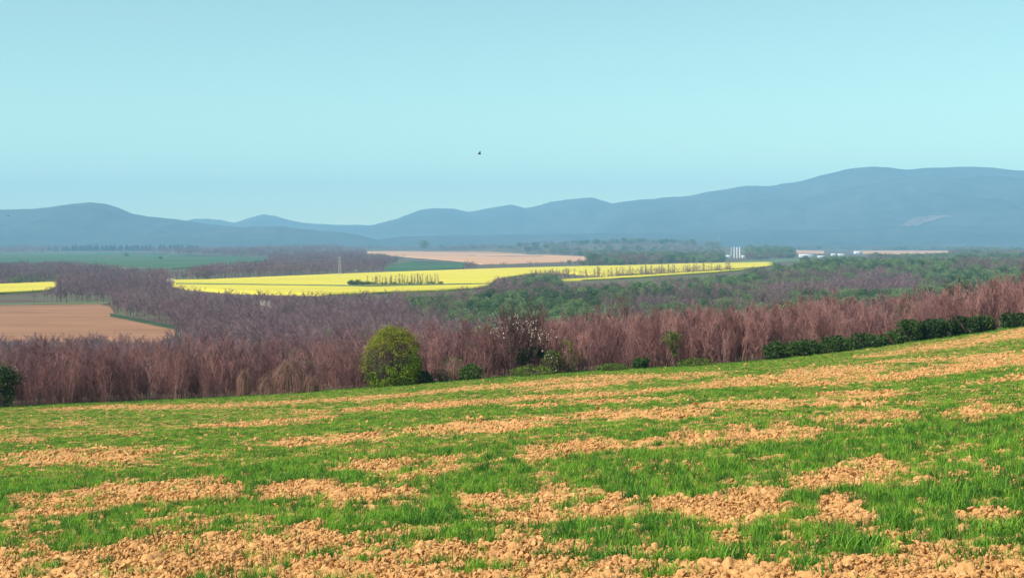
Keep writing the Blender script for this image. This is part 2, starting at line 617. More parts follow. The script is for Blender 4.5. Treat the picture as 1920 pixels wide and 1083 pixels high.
# ------------------------------------------------------------------ clods of soil
def clod_mesh(seed):
    import bmesh
    bm = bmesh.new()
    bmesh.ops.create_icosphere(bm, subdivisions=2, radius=1.0)
    r = random.Random(seed)
    k = [Vector((r.uniform(-1, 1), r.uniform(-1, 1), r.uniform(-1, 1))).normalized() for _ in range(7)]
    a = [r.uniform(0.35, 0.8) for _ in k]
    for v in bm.verts:
        p = v.co.copy()
        for d, c in zip(k, a):                # knock flats into the ball
            q = p.dot(d)
            if q > c:
                p -= d * (q - c) * 0.9
        p *= 1 + r.uniform(-0.13, 0.13)
        v.co = Vector((p.x, p.y * r.uniform(0.9, 1.0), p.z * 0.62))
    me = bpy.data.meshes.new('clod')
    bm.to_mesh(me)
    bm.free()
    me.materials.append(M['clod'])
    return me


clod_me = [clod_mesh(s) for s in range(6)]


def field_points(n, y0, y1, over=-0.5, tmax=0.42):
    """random points of the field, uniform over its area between two distances"""
    y = np.sqrt(rng.uniform(y0 * y0, y1 * y1, n))
    x = y * rng.uniform(-tmax, tmax, n)
    k = y < Yedge(x) + over
    return x[k], y[k]


cx, cy, cs = [], [], []
for (y0, y1, dens, r0, r1) in ((9.5, 20, 760, 0.005, 0.043), (20, 34, 230, 0.009, 0.053), (34, 60, 36, 0.02, 0.085), (60, 106, 8.0, 0.035, 0.10)):
    n = int(0.42 * (y1 * y1 - y0 * y0) * dens)
    x, y = field_points(n, y0, y1)
    v = sward(x, y)
    k = rng.random(len(x)) < np.interp(v, [-0.05, 0.15, 0.4], [1.0, 0.55, 0.03])
    x, y, kk = x[k], y[k], k
    s = r0 + (r1 - r0) * rng.random(len(x)) ** 3.2 * np.where(v[k] > 0.1, 0.6, 1.0)
    cx.append(x)
    cy.append(y)
    cs.append(s)
cx, cy, cs = map(np.concatenate, (cx, cy, cs))
cz = H(cx, cy) + 0.020 - cs * 0.18 + rng.uniform(-0.02, 0.030, len(cx))
crot = rng.uniform(0, 6.28, (len(cx), 3)) * np.array([0.25, 0.25, 1])
cscl = cs[:, None] * rng.uniform(0.65, 1.45, (len(cx), 3))
cpid = rng.integers(0, 6, len(cx))
app = np.where(np.abs(cx / cy) < 0.36, cs / cy, 0)
big = np.argsort(-app)[:220]
rest = np.ones(len(cx), bool)
rest[big] = False
clod_first = {}
for i in big:
    o = bpy.data.objects.new('clod', clod_me[cpid[i]])
    COL.objects.link(o)
    o.parent = field
    o.location = (cx[i], cy[i], cz[i])
    o.rotation_euler = crot[i]
    o.scale = cscl[i]
    clod_first.setdefault(int(cpid[i]), o)
order = sorted(clod_first)
remap = {k: j for j, k in enumerate(order)}
rp = np.array([remap[int(k)] if int(k) in remap else 0 for k in cpid[rest]])
scatter('soil_crumbs', [[clod_first[k]] for k in order], np.stack([cx, cy, cz], 1)[rest], crot[rest], cscl[rest], rp, parent=field)


# ------------------------------------------------------------------ young crop
def tuft_mesh(seed, nb, spread, l0, l1, wid, segs=3, mat='grass'):
    r = np.random.default_rng(seed)
    V, Q, T = [], [], []
    for i in range(nb):
        a = r.uniform(0, 6.28)
        rad = spread * math.sqrt(r.random())
        b = np.array([math.cos(a) * rad, math.sin(a) * rad, -0.02])
        d = r.uniform(0, 6.28)
        out = np.array([math.cos(d), math.sin(d), 0])
        side = np.array([-out[1], out[0], 0])
        Ln = r.uniform(l0, l1)
        lean = r.uniform(0.15, 0.9)
        w = wid * r.uniform(0.7, 1.3)
        base = len(V)
        for s in range(segs + 1):
            f = s / segs
            p = b + out * (Ln * lean * f * f) + np.array([0, 0, Ln * (f - 0.45 * lean * f * f)])
            ww = w * (1 - f ** 2 * 0.999) * 0.5
            if s < segs:
                V += [p - side * ww, p + side * ww]
            else:
                V += [p]
        for s in range(segs - 1):
            q = base + 2 * s
            Q.append([q, q + 1, q + 3, q + 2])
        q = base + 2 * (segs - 1)
        T.append([q, q + 1, q + 2])
    me = mesh_np('tuft', V, Q, T)
    me.materials.append(M[mat])
    return me


tuft_me = [tuft_mesh(s, 17, 0.055, 0.06, 0.155, 0.0072) for s in range(4)] + [tuft_mesh(20 + s, 26, 0.16, 0.045, 0.095, 0.010, 2) for s in range(3)] + [tuft_mesh(40, 7, 0.07, 0.05, 0.13, 0.006, 2, 'straw')]
gx_, gy_, gs_, gp_ = [], [], [], []
for (y0, y1, dens, near, s0, s1) in ((9.0, 18, 185, 1, 0.40, 1.45), (18, 30, 140, 1, 0.45, 1.35), (30, 52, 50, 0, 0.6, 1.15), (52, 112, 23, 0, 0.6, 1.15)):
    n = int(0.42 * (y1 * y1 - y0 * y0) * dens)
    x, y = field_points(n, y0, y1, 2.0)
    v = sward(x, y)
    v = np.where(y > Yedge(x) - 1.2, 0.5, v)       # uncut verge along the thicket
    k = rng.random(len(x)) < np.interp(v, [-0.05, 0.08, 0.35], [0.0, 0.4, 1.0]) + 0.006
    x, y = x[k], y[k]
    clump = fbm(x / 0.5, y / 0.5, 2, 321)
    gx_.append(x)
    gy_.append(y)
    gs_.append(rng.uniform(s0, s1, len(x)) * (1 + 0.35 * clump) * np.where(y > Yedge(x) - 0.8, 1.7, 1.0))
    pk = rng.integers(0, 4, len(x)) if near else rng.integers(4, 7, len(x))
    gp_.append(np.where(rng.random(len(x)) < 0.09, 7, pk))
gx_, gy_, gs_, gp_ = map(np.concatenate, (gx_, gy_, gs_, gp_))
tuft_first = []
pick = [int(np.argmax((gp_ == k) & (np.abs(gx_ / gy_) < 0.3))) for k in range(8)]
for k in range(8):                             # eight real tufts stand in the field; the sward repeats them
    i = pick[k]
    o = bpy.data.objects.new('grass_tuft', tuft_me[k])
    COL.objects.link(o)
    o.parent = field
    o.location = (gx_[i], gy_[i], float(H(gx_[i], gy_[i])) + 0.02)
    tuft_first.append(o)
keep = np.ones(len(gx_), bool)
keep[pick] = False
gz_ = H(gx_, gy_) + 0.015
scatter('young_crop', [[t] for t in tuft_first], np.stack([gx_, gy_, gz_], 1)[keep],
        np.stack([rng.normal(0, 0.12, keep.sum()), rng.normal(0, 0.12, keep.sum()), rng.uniform(0, 6.28, keep.sum())], 1),
        np.repeat(gs_[keep][:, None], 3, 1), gp_[keep], 'bright green young cereal growing in patchy rows on the tan field', 'crop')


# ------------------------------------------------------------------ woody plants
def prisms(P0, P1, R0, R1, sides=3):
    P0, P1 = np.asarray(P0, float), np.asarray(P1, float)
    R0, R1 = np.asarray(R0, float)[:, None], np.asarray(R1, float)[:, None]
    d = P1 - P0
    d /= np.linalg.norm(d, axis=1, keepdims=True) + 1e-9
    ref = np.where(np.abs(d[:, 2:3]) > 0.9, np.array([[1.0, 0, 0]]), np.array([[0, 0, 1.0]]))
    a = np.cross(d, ref)
    a /= np.linalg.norm(a, axis=1, keepdims=True) + 1e-9
    b = np.cross(d, a)
    n = len(P0)
    V = np.zeros((n, 2 * sides, 3))
    for k in range(sides):
        c, s = math.cos(2 * math.pi * k / sides), math.sin(2 * math.pi * k / sides)
        V[:, k] = P0 + (a * c + b * s) * R0
        V[:, sides + k] = P1 + (a * c + b * s) * R1
    base = np.arange(n)[:, None] * 2 * sides
    Q = []
    for k in range(sides):
        k2 = (k + 1) % sides
        Q.append(np.concatenate([base + k, base + k2, base + sides + k2, base + sides + k], 1))
    return V.reshape(-1, 3), np.concatenate(Q, 0)


class Segs:
    def __init__(self):
        self.a, self.b, self.r, self.s = [], [], [], []

    def add(self, p, q, r0, r1):
        self.a.append(p)
        self.b.append(q)
        self.r.append(r0)
        self.s.append(r1)

    def mesh(self, name, mat, sides=3):
        V, Q = prisms(self.a, self.b, self.r, self.s, sides)
        me = mesh_np(name, V, Q, smooth=sides > 3)
        me.materials.append(mat)
        return me


def tube(name, pts, rad, mat, sides=6):
    """one connected tapering tube through the points"""
    pts = [np.asarray(p, float) for p in pts]
    V, Q = [], []
    for k, (p, r_) in enumerate(zip(pts, rad)):
        d = unit(pts[min(k + 1, len(pts) - 1)] - pts[max(k - 1, 0)])
        a = unit(np.cross(d, np.array([1.0, 0.13, 0])))
        b = np.cross(d, a)
        for i in range(sides):
            f = 2 * math.pi * i / sides
            V.append(p + (a * math.cos(f) + b * math.sin(f)) * r_)
    for k in range(len(pts) - 1):
        for i in range(sides):
            j = (i + 1) % sides
            Q.append((k * sides + i, k * sides + j, (k + 1) * sides + j, (k + 1) * sides + i))
    me = mesh_np(name, V, Q, smooth=True)
    me.materials.append(mat)
    return me


def unit(v):
    return v / (np.linalg.norm(v) + 1e-9)


def leaves(points, size, r, up=0.3, aspect=0.6):
    """small bent leaf quads at points, random directions"""
    n = len(points)
    P = np.asarray(points, float)
    nrm = r.normal(size=(n, 3)) + np.array([0, 0, up])
    nrm /= np.linalg.norm(nrm, axis=1, keepdims=True)
    t = np.cross(nrm, r.normal(size=(n, 3)))
    t /= np.linalg.norm(t, axis=1, keepdims=True) + 1e-9
    b = np.cross(nrm, t)
    s = size * r.uniform(0.6, 1.35, (n, 1))
    V = np.stack([P - t * s, P + b * s * aspect, P + t * s + nrm * s * 0.3, P - b * s * aspect], 1)
    Q = np.arange(n)[:, None] * 4 + np.arange(4)[None, :]
    return V.reshape(-1, 3), Q


def leaf_mesh(name, pts, size, mat, r, up=0.3, aspect=0.6):
    V, Q = leaves(pts, size, r, up, aspect)
    me = mesh_np(name, V, Q)
    me.materials.append(mat)
    return me


def lobes(r, n, h, w, z0, n_lobe, shell=0.75, rl=(0.22, 0.38)):
    """points spread over uneven lobes inside an egg of height h-z0 and width w"""
    out = []
    for i in range(n_lobe):
        d = unit(r.normal(size=3))
        k = r.uniform(0.35, 0.8)
        c = np.array([d[0] * w / 2 * k, d[1] * w / 2 * k, z0 + (h - z0) * (0.5 + 0.5 * d[2] * k)])
        rad = r.uniform(*rl) * w
        m = n // n_lobe
        q = r.normal(size=(m, 3))
        q /= np.linalg.norm(q, axis=1, keepdims=True)
        q *= rad * (shell + (1 - shell) * r.random((m, 1)) ** 0.4) * r.uniform(0.75, 1.1, (m, 1))
        q[:, 2] *= 0.8
        out.append(c + q)
    P = np.concatenate(out)
    P[:, 2] = np.maximum(P[:, 2], 0.02)
    return P


def coppice(seed, h, n_stem, width, tw=0.0085, nside=14, ntw=11):
    """upright many-stemmed bare shrub-tree: stems (trunk) and fine twigs (crown)"""
    r = np.random.default_rng(seed)
    st, cr = Segs(), Segs()
    for s in range(n_stem):
        a = r.uniform(0, 6.28)
        b = np.array([math.cos(a), math.sin(a), 0]) * r.uniform(0, 0.25) * width
        b[2] = -0.15
        d = unit(np.array([math.cos(a) * r.uniform(0, 0.22), math.sin(a) * r.uniform(0, 0.22), 1.0]))
        Ln = h * r.uniform(0.72, 1.0)
        pts = [b]
        for k in range(6):
            d = unit(d + r.normal(0, 0.07, 3) + np.array([0, 0, 0.05]))
            pts.append(pts[-1] + d * Ln / 6)
        r0 = 0.014 * h / 4 * r.uniform(0.8, 1.4)
        for k in range(6):
            st.add(pts[k], pts[k + 1], r0 * (1 - k / 7), r0 * (1 - (k + 1) / 7))
        for j in range(nside):
            f = r.uniform(0.12, 0.98)
            k = min(int(f * 6), 5)
            p = pts[k] + (pts[k + 1] - pts[k]) * (f * 6 - k)
            ang = r.uniform(0, 6.28)
            e = unit(np.array([math.cos(ang), math.sin(ang), r.uniform(1.2, 3.2)]))
            ln = width * r.uniform(0.25, 0.6) * (1.15 - 0.6 * f)
            q = p + e * ln
            cr.add(p, q, tw * 1.3, tw * 0.8)
            for _ in range(ntw):
                g = r.uniform(0.15, 1.0)
                p2 = p + (q - p) * g
                e2 = unit(e + r.normal(0, 0.42, 3) + np.array([0, 0, 0.5]))
                cr.add(p2, p2 + e2 * r.uniform(0.12, 0.34) * h / 4, tw * 0.8, tw * 0.3)
    return st, cr


def round_tree(seed, h, w, trunk=0.32, n_limb=7, n_sub=6, n_tw=9, tw=0.028):
    r = np.random.default_rng(seed)
    st, cr = Segs(), Segs()
    top = np.array([r.normal(0, 0.1), r.normal(0, 0.1), h * trunk])
    rt = 0.022 * h
    trunk_me = tube('trunk', [np.array([0, 0, -0.4]), top * 0.5, top, top * 1.06], [rt * 1.15, rt * 0.85, rt * 0.65, rt * 0.3], M['bark'])
    tips = []
    c0 = np.array([0, 0, h * (trunk + 1) / 2])
    hz = h * (1 - trunk) / 2
    for i in range(n_limb):
        a = 6.28 * i / n_limb + r.uniform(-0.4, 0.4)
        e = r.uniform(-0.25, 1.0)
        tgt = c0 + np.array([math.cos(a) * w * 0.38 * math.sqrt(max(0, 1 - e * e * 0.8)), math.sin(a) * w * 0.38 * math.sqrt(max(0, 1 - e * e * 0.8)), hz * 0.8 * e])
        m = top + (tgt - top) * 0.5 + np.array([0, 0, 0.06 * h])
        st.add(top, m, rt * 0.45, rt * 0.28)
        st.add(m, tgt, rt * 0.28, rt * 0.12)
        for j in range(n_sub):
            f = r.uniform(0.25, 1)
            p = top + (m - top) * f * 2 if f < 0.5 else m + (tgt - m) * (f * 2 - 1)
            d = unit(unit(p - c0 + np.array([0, 0, 0.4])) + r.normal(0, 0.5, 3))
            q = p + d * r.uniform(0.12, 0.24) * w
            cr.add(p, q, tw * 1.3, tw * 0.8)
            for _ in range(n_tw):
                g = r.uniform(0.2, 1)
                p2 = p + (q - p) * g
                d2 = unit(d + r.normal(0, 0.55, 3) + np.array([0, 0, 0.25]))
                tip = p2 + d2 * r.uniform(0.07, 0.15) * w
                cr.add(p2, tip, tw * 0.8, tw * 0.35)
                tips.append(tip)
    return trunk_me, st, cr, np.array(tips)


class Proto:
    """one real plant (an Empty with its parts) standing somewhere in the scene; others copy it"""

    def __init__(self, name, parts):
        self.name, self.parts, self.used, self.root = name, parts, False, None
        self.obs = None

    def place(self, loc, rz, sc, label, cat, group=None, bare=False):
        if not isinstance(sc, tuple):
            sc = (sc, sc, sc)
        if self.root is None:
            self.root = empty(self.name, loc, rz, sc)
            self.obs = [obj(n, me, None, self.root) for n, me in self.parts]
            o = self.root
        else:
            o = copy_tree(self.root, loc, rz, sc)
            for k in ('group',):
                if k in o:
                    del o[k]
        tag(o, label, cat, group)
        return o


P_COP = []
for s, (h, ns, w) in enumerate(((4.0, 5, 1.7), (3.6, 4, 1.5), (4.4, 6, 1.9), (3.2, 7, 1.8), (4.1, 3, 1.4))):
    st, cr = coppice(100 + s, h, ns, w)
    P_COP.append(Proto('bare_thicket_tree', [('stems', st.mesh('stems', M['stem_red'])), ('crown', cr.mesh('crown', M['twig_red']))]))
for s, (h, ns, w) in enumerate(((4.0, 5, 1.7), (3.7, 4, 1.5), (4.3, 6, 1.8), (3.3, 6, 1.7))):
    st, cr = coppice(150 + s, h, ns, w)
    P_COP.append(Proto('bare_thicket_tree', [('stems', st.mesh('stems', M['stem_red'])), ('crown', cr.mesh('crown', M['twig_pink']))]))
P_BARE = []
for s, (h, w) in enumerate(((8.5, 7.0), (7.5, 6.5), (9.5, 7.0))):
    tk, st, cr, tips = round_tree(200 + s, h, w)
    P_BARE.append(Proto('bare_tree', [('trunk', tk), ('branches', st.mesh('branches', M['bark'])), ('crown', cr.mesh('crown', M['twig_grey']))]))
P_LEAF = []
for s, (h, w) in enumerate(((7.5, 6.5), (6.0, 6.0), (8.5, 6.0))):
    tk, st, cr, tips = round_tree(300 + s, h, w, n_sub=3, n_tw=4)
    r = np.random.default_rng(300 + s)
    pts = lobes(r, 1500, h, w, h * 0.12, 13)
    P_LEAF.append(Proto('leafy_tree', [('trunk', tk), ('branches', st.mesh('branches', M['bark'])), ('crown', leaf_mesh('crown', pts, 0.26, M['leaf_mid'], r))]))
P_OLIVE = []
for s, (h, w) in enumerate(((8.0, 6.5), (6.5, 6.0))):
    tk, st, cr, tips = round_tree(400 + s, h, w, n_tw=8)
    r = np.random.default_rng(400 + s)
    t2 = np.concatenate([tips + r.normal(0, 0.25, tips.shape) for _ in range(3)])
    P_OLIVE.append(Proto('budding_tree', [('trunk', tk), ('branches', st.mesh('branches', M['bark'])), ('twigs', cr.mesh('twigs', M['twig_grey'])),
                                          ('crown', leaf_mesh('crown', t2, 0.15, M['leaf_olive'], r))]))
P_BLOS = []
tk, st, cr, tips = round_tree(500, 5.0, 4.6, trunk=0.2)
r = np.random.default_rng(500)
P_BLOS.append(Proto('blossoming_tree', [('trunk', tk), ('branches', st.mesh('branches', M['bark'])), ('twigs', cr.mesh('twigs', M['twig_grey'])),
                                        ('crown', leaf_mesh('crown', np.concatenate([tips + r.normal(0, 0.25, tips.shape) for _ in range(3)]), 0.16, M['blossom'], r))]))


def poplar(seed, h):
    r = np.random.default_rng(seed)
    cr = Segs()
    p = np.array([0, 0, -0.3])
    d = np.array([0, 0, 1.0])
    pts = [p]
    for k in range(6):
        d = unit(d + r.normal(0, 0.04, 3))
        pts.append(pts[-1] + d * h / 6)
    for j in range(120):
        f = r.uniform(0.15, 1)
        k = min(int(f * 6), 5)
        q = pts[k] + (pts[k + 1] - pts[k]) * (f * 6 - k)
        a = r.uniform(0, 6.28)
        e = unit(np.array([math.cos(a), math.sin(a), r.uniform(0.6, 1.8)]))
        ln = r.uniform(0.5, 1.9) * (1.2 - 0.7 * f)
        cr.add(q, q + e * ln, 0.035, 0.012)
    return tube('trunk', pts, [0.09 * (1 - k / 7) for k in range(7)], M['twig_tan'], 4), cr


P_POP = []
for s in range(2):
    st, cr = poplar(600 + s, 7.5)
    P_POP.append(Proto('slender_bare_tree', [('trunk', st), ('crown', cr.mesh('crown', M['twig_tan']))]))


def conifer(seed, h, w):
    r = np.random.default_rng(seed)
    n = 900
    f = r.random(n) ** 0.7
    a = r.uniform(0, 6.28, n)
    rad = w / 2 * (1 - f) ** 0.8 * r.uniform(0.5, 1.05, n) + 0.1
    pts = np.stack([np.cos(a) * rad, np.sin(a) * rad, h * (0.08 + 0.92 * f)], 1)
    st = Segs()
    st.add(np.array([0, 0, -0.3]), np.array([0, 0, h * 0.95]), 0.2, 0.03)
    return Proto('conifer_tree', [('trunk', st.mesh('trunk', M['bark'])), ('crown', leaf_mesh('crown', pts, 0.6, M['leaf_conifer'], r))])


P_CON = [conifer(700, 15, 7.5), conifer(701, 13, 7.0)]

# ------------------------------------------------------------------ fields of the valley
def interp_strip(edge, u):
    e = np.asarray(edge, float)
    return np.interp(u, e[:, 0], e[:, 1])


def strip_field(name, top, bot, mat, label, off, extra=0.0, n=90, m=10):
    """a field draped on the valley floor, given by its far edge and its near edge"""
    u0, u1 = max(top[0][0], bot[0][0]), min(top[-1][0], bot[-1][0])
    us = np.linspace(u0, u1, n)
    far = np.array([ground_at(u, v)[1] for u, v in zip(us, interp_strip(top, us))])
    near = np.array([ground_at(u, v + extra)[1] for u, v in zip(us, interp_strip(bot, us))])
    k = np.linspace(0, 1, m)[:, None]
    Y = 1 / ((1 / near)[None, :] * (1 - k) + (1 / far)[None, :] * k)
    X = bearing(us)[None, :] * Y
    Z = H(X, Y) + off
    # skirts down to the ground all round
    X2 = np.pad(X, 1, mode='edge')
    Y2 = np.pad(Y, 1, mode='edge')
    Z2 = np.pad(Z, 1, mode='edge')
    Z2[0] -= off + 0.5
    Z2[-1] -= off + 0.5
    Z2[1:-1, 0] -= off + 0.5
    Z2[1:-1, -1] -= off + 0.5
    o = obj(name, mesh_np(name, np.stack([X2, Y2, Z2], -1), grid_faces(m + 2, n + 2)), mat)
    tag(o, label, 'field', kind='structure')
    return o


m_, nt_, b_ = new_mat('rapeseed_bloom')
cc = mix(nt_, 0.5, ramp(nt_, noise_node(nt_, 0.03, 5, (0.35, 1, 1)), [(0.3, (0.46, 0.38, 0.030)), (0.65, (0.66, 0.54, 0.040))]),
         ramp(nt_, noise_node(nt_, 0.5, 4), [(0.3, (0.42, 0.36, 0.03)), (0.7, (0.68, 0.56, 0.045))]))
g_ = nt_.nodes.new('ShaderNodeNewGeometry')
mp_ = nt_.nodes.new('ShaderNodeMapping')
mp_.inputs['Rotation'].default_value = (0, 0, R(-58))
nt_.links.new(g_.outputs['Position'], mp_.inputs[0])
wv = nt_.nodes.new('ShaderNodeTexWave')
wv.bands_direction = 'Y'
wv.inputs['Scale'].default_value = 0.0165        # a tramline every 19 m or so
wv.inputs['Distortion'].default_value = 1.2
wv.inputs['Detail'].default_value = 2
nt_.links.new(mp_.outputs[0], wv.inputs['Vector'])
tr_ = ramp(nt_, wv.outputs['Fac'], [(0.0, (1, 1, 1)), (0.06, (0, 0, 0))])
cc = mix(nt_, tr_, cc, (0.26, 0.26, 0.05))
pt_ = ramp(nt_, noise_node(nt_, 0.012, 4, (0.5, 1, 1)), [(0.60, (0, 0, 0)), (0.72, (0.5, 0.5, 0.5))])
cc = mix(nt_, pt_, cc, (0.24, 0.28, 0.06))
nt_.links.new(cc, b_.inputs['Base Color'])
M['rape'] = m_
M['plough'] = mat_two('ploughed_soil', (0.20, 0.094, 0.046), (0.32, 0.160, 0.082), 0.06, 0.30, 0.70, (0.35, 1.3, 1))
M['tan_field'] = mat_two('pale_tilled_soil', (0.46, 0.24, 0.12), (0.56, 0.31, 0.165), 0.006, 0.35, 0.65, (0.6, 1, 1))
M['meadow'] = mat_two('winter_wheat', (0.032, 0.078, 0.026), (0.055, 0.105, 0.036), 0.006, 0.35, 0.65)
M['verge_dark'] = mat_two('rough_verge', (0.02, 0.04, 0.015), (0.04, 0.06, 0.025), 0.05)
M['verge'] = mat_two('grass_verge', (0.06, 0.10, 0.035), (0.12, 0.15, 0.06), 0.05, 0.35, 0.65)

OPEN = []   # (far edge, near edge) of land that no tree hides


def add_field(name, top, bot, mat, label, off, extra=0.0, clear=True):
    if clear:
        OPEN.append((np.asarray(top, float), np.asarray(bot, float)))
    return strip_field(name, top, bot, mat, label, off, extra)


add_field('ploughed_field', [(-150, 574), (0, 572), (195, 569), (210, 572), (214, 592), (330, 618)],
          [(-150, 630), (0, 629), (60, 631), (120, 632), (190, 627), (220, 630), (300, 632), (330, 622)], M['plough'],
          'reddish brown ploughed field below the woods on the left', 0.12, 10)
add_field('grass_verge', [(-150, 570), (0, 569), (205, 567)], [(-150, 573), (0, 571.5), (205, 569.5)], M['verge'],
          'pale green verge along the top of the brown ploughed field', 0.25)
add_field('grass_verge', [(206, 588), (230, 593), (330, 612)], [(206, 594), (230, 598), (330, 618)], M['verge_dark'],
          'dark green verge between the brown field and the wood', 0.25)
add_field('rapeseed_field', [(-150, 538), (0, 535), (108, 530.5)], [(-150, 551), (0, 546), (60, 543), (90, 541), (108, 533)], M['rape'],
          'short strip of yellow rapeseed at the left edge', 1.0, 6)
add_field('rapeseed_field', [(320, 527), (400, 525.5), (640, 515), (960, 503.5), (1230, 497), (1300, 494.5), (1450, 492)],
          [(320, 530), (350, 538), (440, 545), (540, 548), (600, 549), (690, 546), (830, 541), (900, 537), (916, 532), (930, 521), (970, 513), (1010, 508), (1055, 507), (1090, 510), (1140, 512), (1290, 505), (1370, 500), (1420, 497), (1450, 493)],
          M['rape'], 'long bright yellow rapeseed field across the valley', 1.0, 6)
add_field('field_track', [(330, 534), (450, 535.5), (560, 537), (690, 538.5), (920, 534)], [(330, 535.5), (450, 537), (560, 538.2), (690, 540.5), (920, 535.2)],
          M['verge'], 'green track crossing the lower part of the rapeseed field', 1.25, 0, False)
add_field('rapeseed_field', [(1050, 526.5), (1090, 524), (1200, 518), (1340, 509.5), (1400, 506)], [(1050, 526.9), (1090, 526), (1150, 523.5), (1200, 521), (1340, 511.5), (1400, 506.4)],
          M['rape'], 'thin yellow rapeseed strip below the bare tree row', 1.0, 0.5)
add_field('green_field', [(-150, 478), (0, 476), (230, 473), (500, 483)], [(-150, 496), (0, 492), (120, 490), (230, 499), (320, 503), (420, 494), (500, 486)], M['meadow'],
          'green field in front of the conifer row on the left', 0.2, 3)
add_field('green_field', [(722, 500), (770, 490), (870, 493)], [(722, 506), (770, 508), (870, 501)], M['meadow'],
          'small green field between the tan field and the rapeseed', 0.2, 2)
add_field('tilled_field', [(688, 471), (800, 470), (930, 470), (1000, 475.5), (1095, 480), (1100, 482)],
          [(688, 473), (720, 477), (760, 481), (840, 487), (880, 491), (900, 495), (960, 494), (1060, 491), (1095, 488), (1100, 485)], M['tan_field'],
          'pale tan tilled field beyond the rapeseed', 0.15, 1)
add_field('tilled_field', [(1600, 469.5), (1780, 470)], [(1600, 474), (1700, 475.5), (1780, 473)], M['tan_field'],
          'narrow tan field beside the white farm buildings', 0.15, 1)
add_field('tilled_field', [(1492, 468.5), (1545, 470)], [(1492, 473.5), (1545, 474)], M['tan_field'],
          'small tan field behind the long white barn', 0.15, 1)
add_field('green_field', [(1388, 489), (1500, 484)], [(1388, 495), (1500, 489)], M['verge'],
          'pale green strip below the silos', 0.2, 1)
OPEN.append((np.array([(1490., 470), (1630, 468)]), np.array([(1490., 484), (1630, 479)])))
OPEN.append((np.array([(1355., 458), (1398, 458)]), np.array([(1355., 484), (1398, 484)])))

# ------------------------------------------------------------------ mountains
m_, nt_, b_ = new_mat('wooded_slope')
c_ = mix(nt_, 0.5, ramp(nt_, noise_node(nt_, 0.0016, 5), [(0.38, (0.008, 0.020, 0.014)), (0.62, (0.060, 0.066, 0.060))]),
         ramp(nt_, noise_node(nt_, 0.012, 5), [(0.38, (0.006, 0.016, 0.012)), (0.62, (0.062, 0.070, 0.060))]))
nt_.links.new(c_, b_.inputs['Base Color'])
M['slope'] = m_
M['clearing'] = mat_two('cleared_slope', (0.09, 0.055, 0.05), (0.20, 0.13, 0.115), 0.02)


def mountain(label, crest, d, front, back, seed, rough=1.0, base=-28.0, nx=260, ny=60):
    crest = np.asarray(crest, float)
    X0 = bearing(crest[:, 0]) * d
    Z0 = slope_of(crest[:, 1]) * d

    def height(x, y):
        c = np.interp(x, X0, Z0)
        c = c + 6.0 * fbm(x / 130, x * 0 + seed, 3, seed) * rough
        t = np.where(y < d, (d - y) / front, (y - d) / back)
        t = np.clip(t, 0, 1)
        g = fbm(x / 620 + seed, y / 900, 4, seed + 3)
        g2 = 1 - np.abs(fbm(x / 330 + seed * 2, y / 1500, 3, seed + 9)) * 2.2
        prof = (1 - t) ** 1.25 * (1 + 1.3 * t * (1 - t) * g + 0.75 * t * (1 - t) * g2)
        return base + (c - base) * np.clip(prof, 0, None) * np.clip(1.0, 0, 1)
    xs = np.linspace(X0[0], X0[-1], nx)
    s = np.linspace(0, 1, ny)
    ys = np.concatenate([d - front * (1 - s) ** 1.0, d + back * np.linspace(0.04, 1, 18)])
    X, Y = np.meshgrid(xs, ys)
    Z = height(X, Y)
    endf = np.clip(np.minimum(X - X0[0], X0[-1] - X) / 500, 0, 1)
    Z = base + (Z - base) * (endf * endf * (3 - 2 * endf))
    o = obj('mountain', mesh_np('mountain', np.stack([X, Y, Z], -1), grid_faces(*X.shape), smooth=True), M['slope'])
    tag(o, label, 'mountain', kind='structure')
    return height


mountain('small blue cones far behind the left mountain', [(200, 440), (300, 424), (340, 417), (365, 411), (390, 409), (410, 412), (440, 418), (470, 409), (495, 402),
         (520, 406), (550, 415), (600, 420), (680, 423), (720, 422), (800, 430), (900, 450)], 10300, 1500, 600, 11)
mountain('central range of blue hills', [(450, 450), (560, 428), (640, 424), (700, 421), (750, 408), (790, 393), (812, 390), (850, 392), (880, 397), (930, 388),
         (960, 384), (985, 391), (1000, 389), (1030, 378), (1070, 373), (1110, 371), (1150, 381), (1180, 377), (1250, 372), (1300, 368), (1400, 380), (1550, 430)], 9700, 2000, 700, 21)
mountain('high blue massif on the right', [(1000, 430), (1100, 392), (1180, 377), (1250, 371), (1300, 366), (1340, 358), (1380, 351), (1450, 347), (1500, 340), (1540, 328),
         (1580, 318), (1640, 313), (1700, 318), (1750, 315), (1800, 313), (1850, 313), (1900, 319), (1980, 319), (2080, 330), (2300, 380), (2500, 440)], 9000, 2600, 900, 31)
spur = mountain('darker front spur of the right massif', [(1150, 446), (1300, 420), (1400, 402), (1480, 382), (1540, 364), (1620, 346), (1690, 332), (1740, 329), (1800, 332),
                (1860, 330), (1920, 335), (2000, 342), (2200, 390), (2400, 440)], 8100, 2000, 800, 41)
mountain('rounded blue mountain on the left', [(-500, 445), (-300, 425), (-100, 402), (0, 393), (60, 391), (100, 388), (130, 384), (170, 379), (200, 382), (225, 390), (250, 401),
         (280, 407), (330, 411), (380, 419), (450, 426), (560, 437), (700, 452)], 6900, 1300, 800, 51, 0.7)
mountain('low wooded foothill below the small cones', [(150, 446), (300, 432), (400, 428), (470, 424), (530, 424), (600, 433), (680, 438), (760, 449), (850, 458)], 6300, 800, 700, 61, 0.6)
mountain('low blue foothills under the right massif', [(560, 458), (700, 444), (850, 441), (1000, 440), (1150, 437), (1300, 436), (1450, 432), (1600, 428), (1750, 424), (1920, 420),
         (2100, 425), (2300, 445)], 6600, 1000, 900, 71, 0.6)
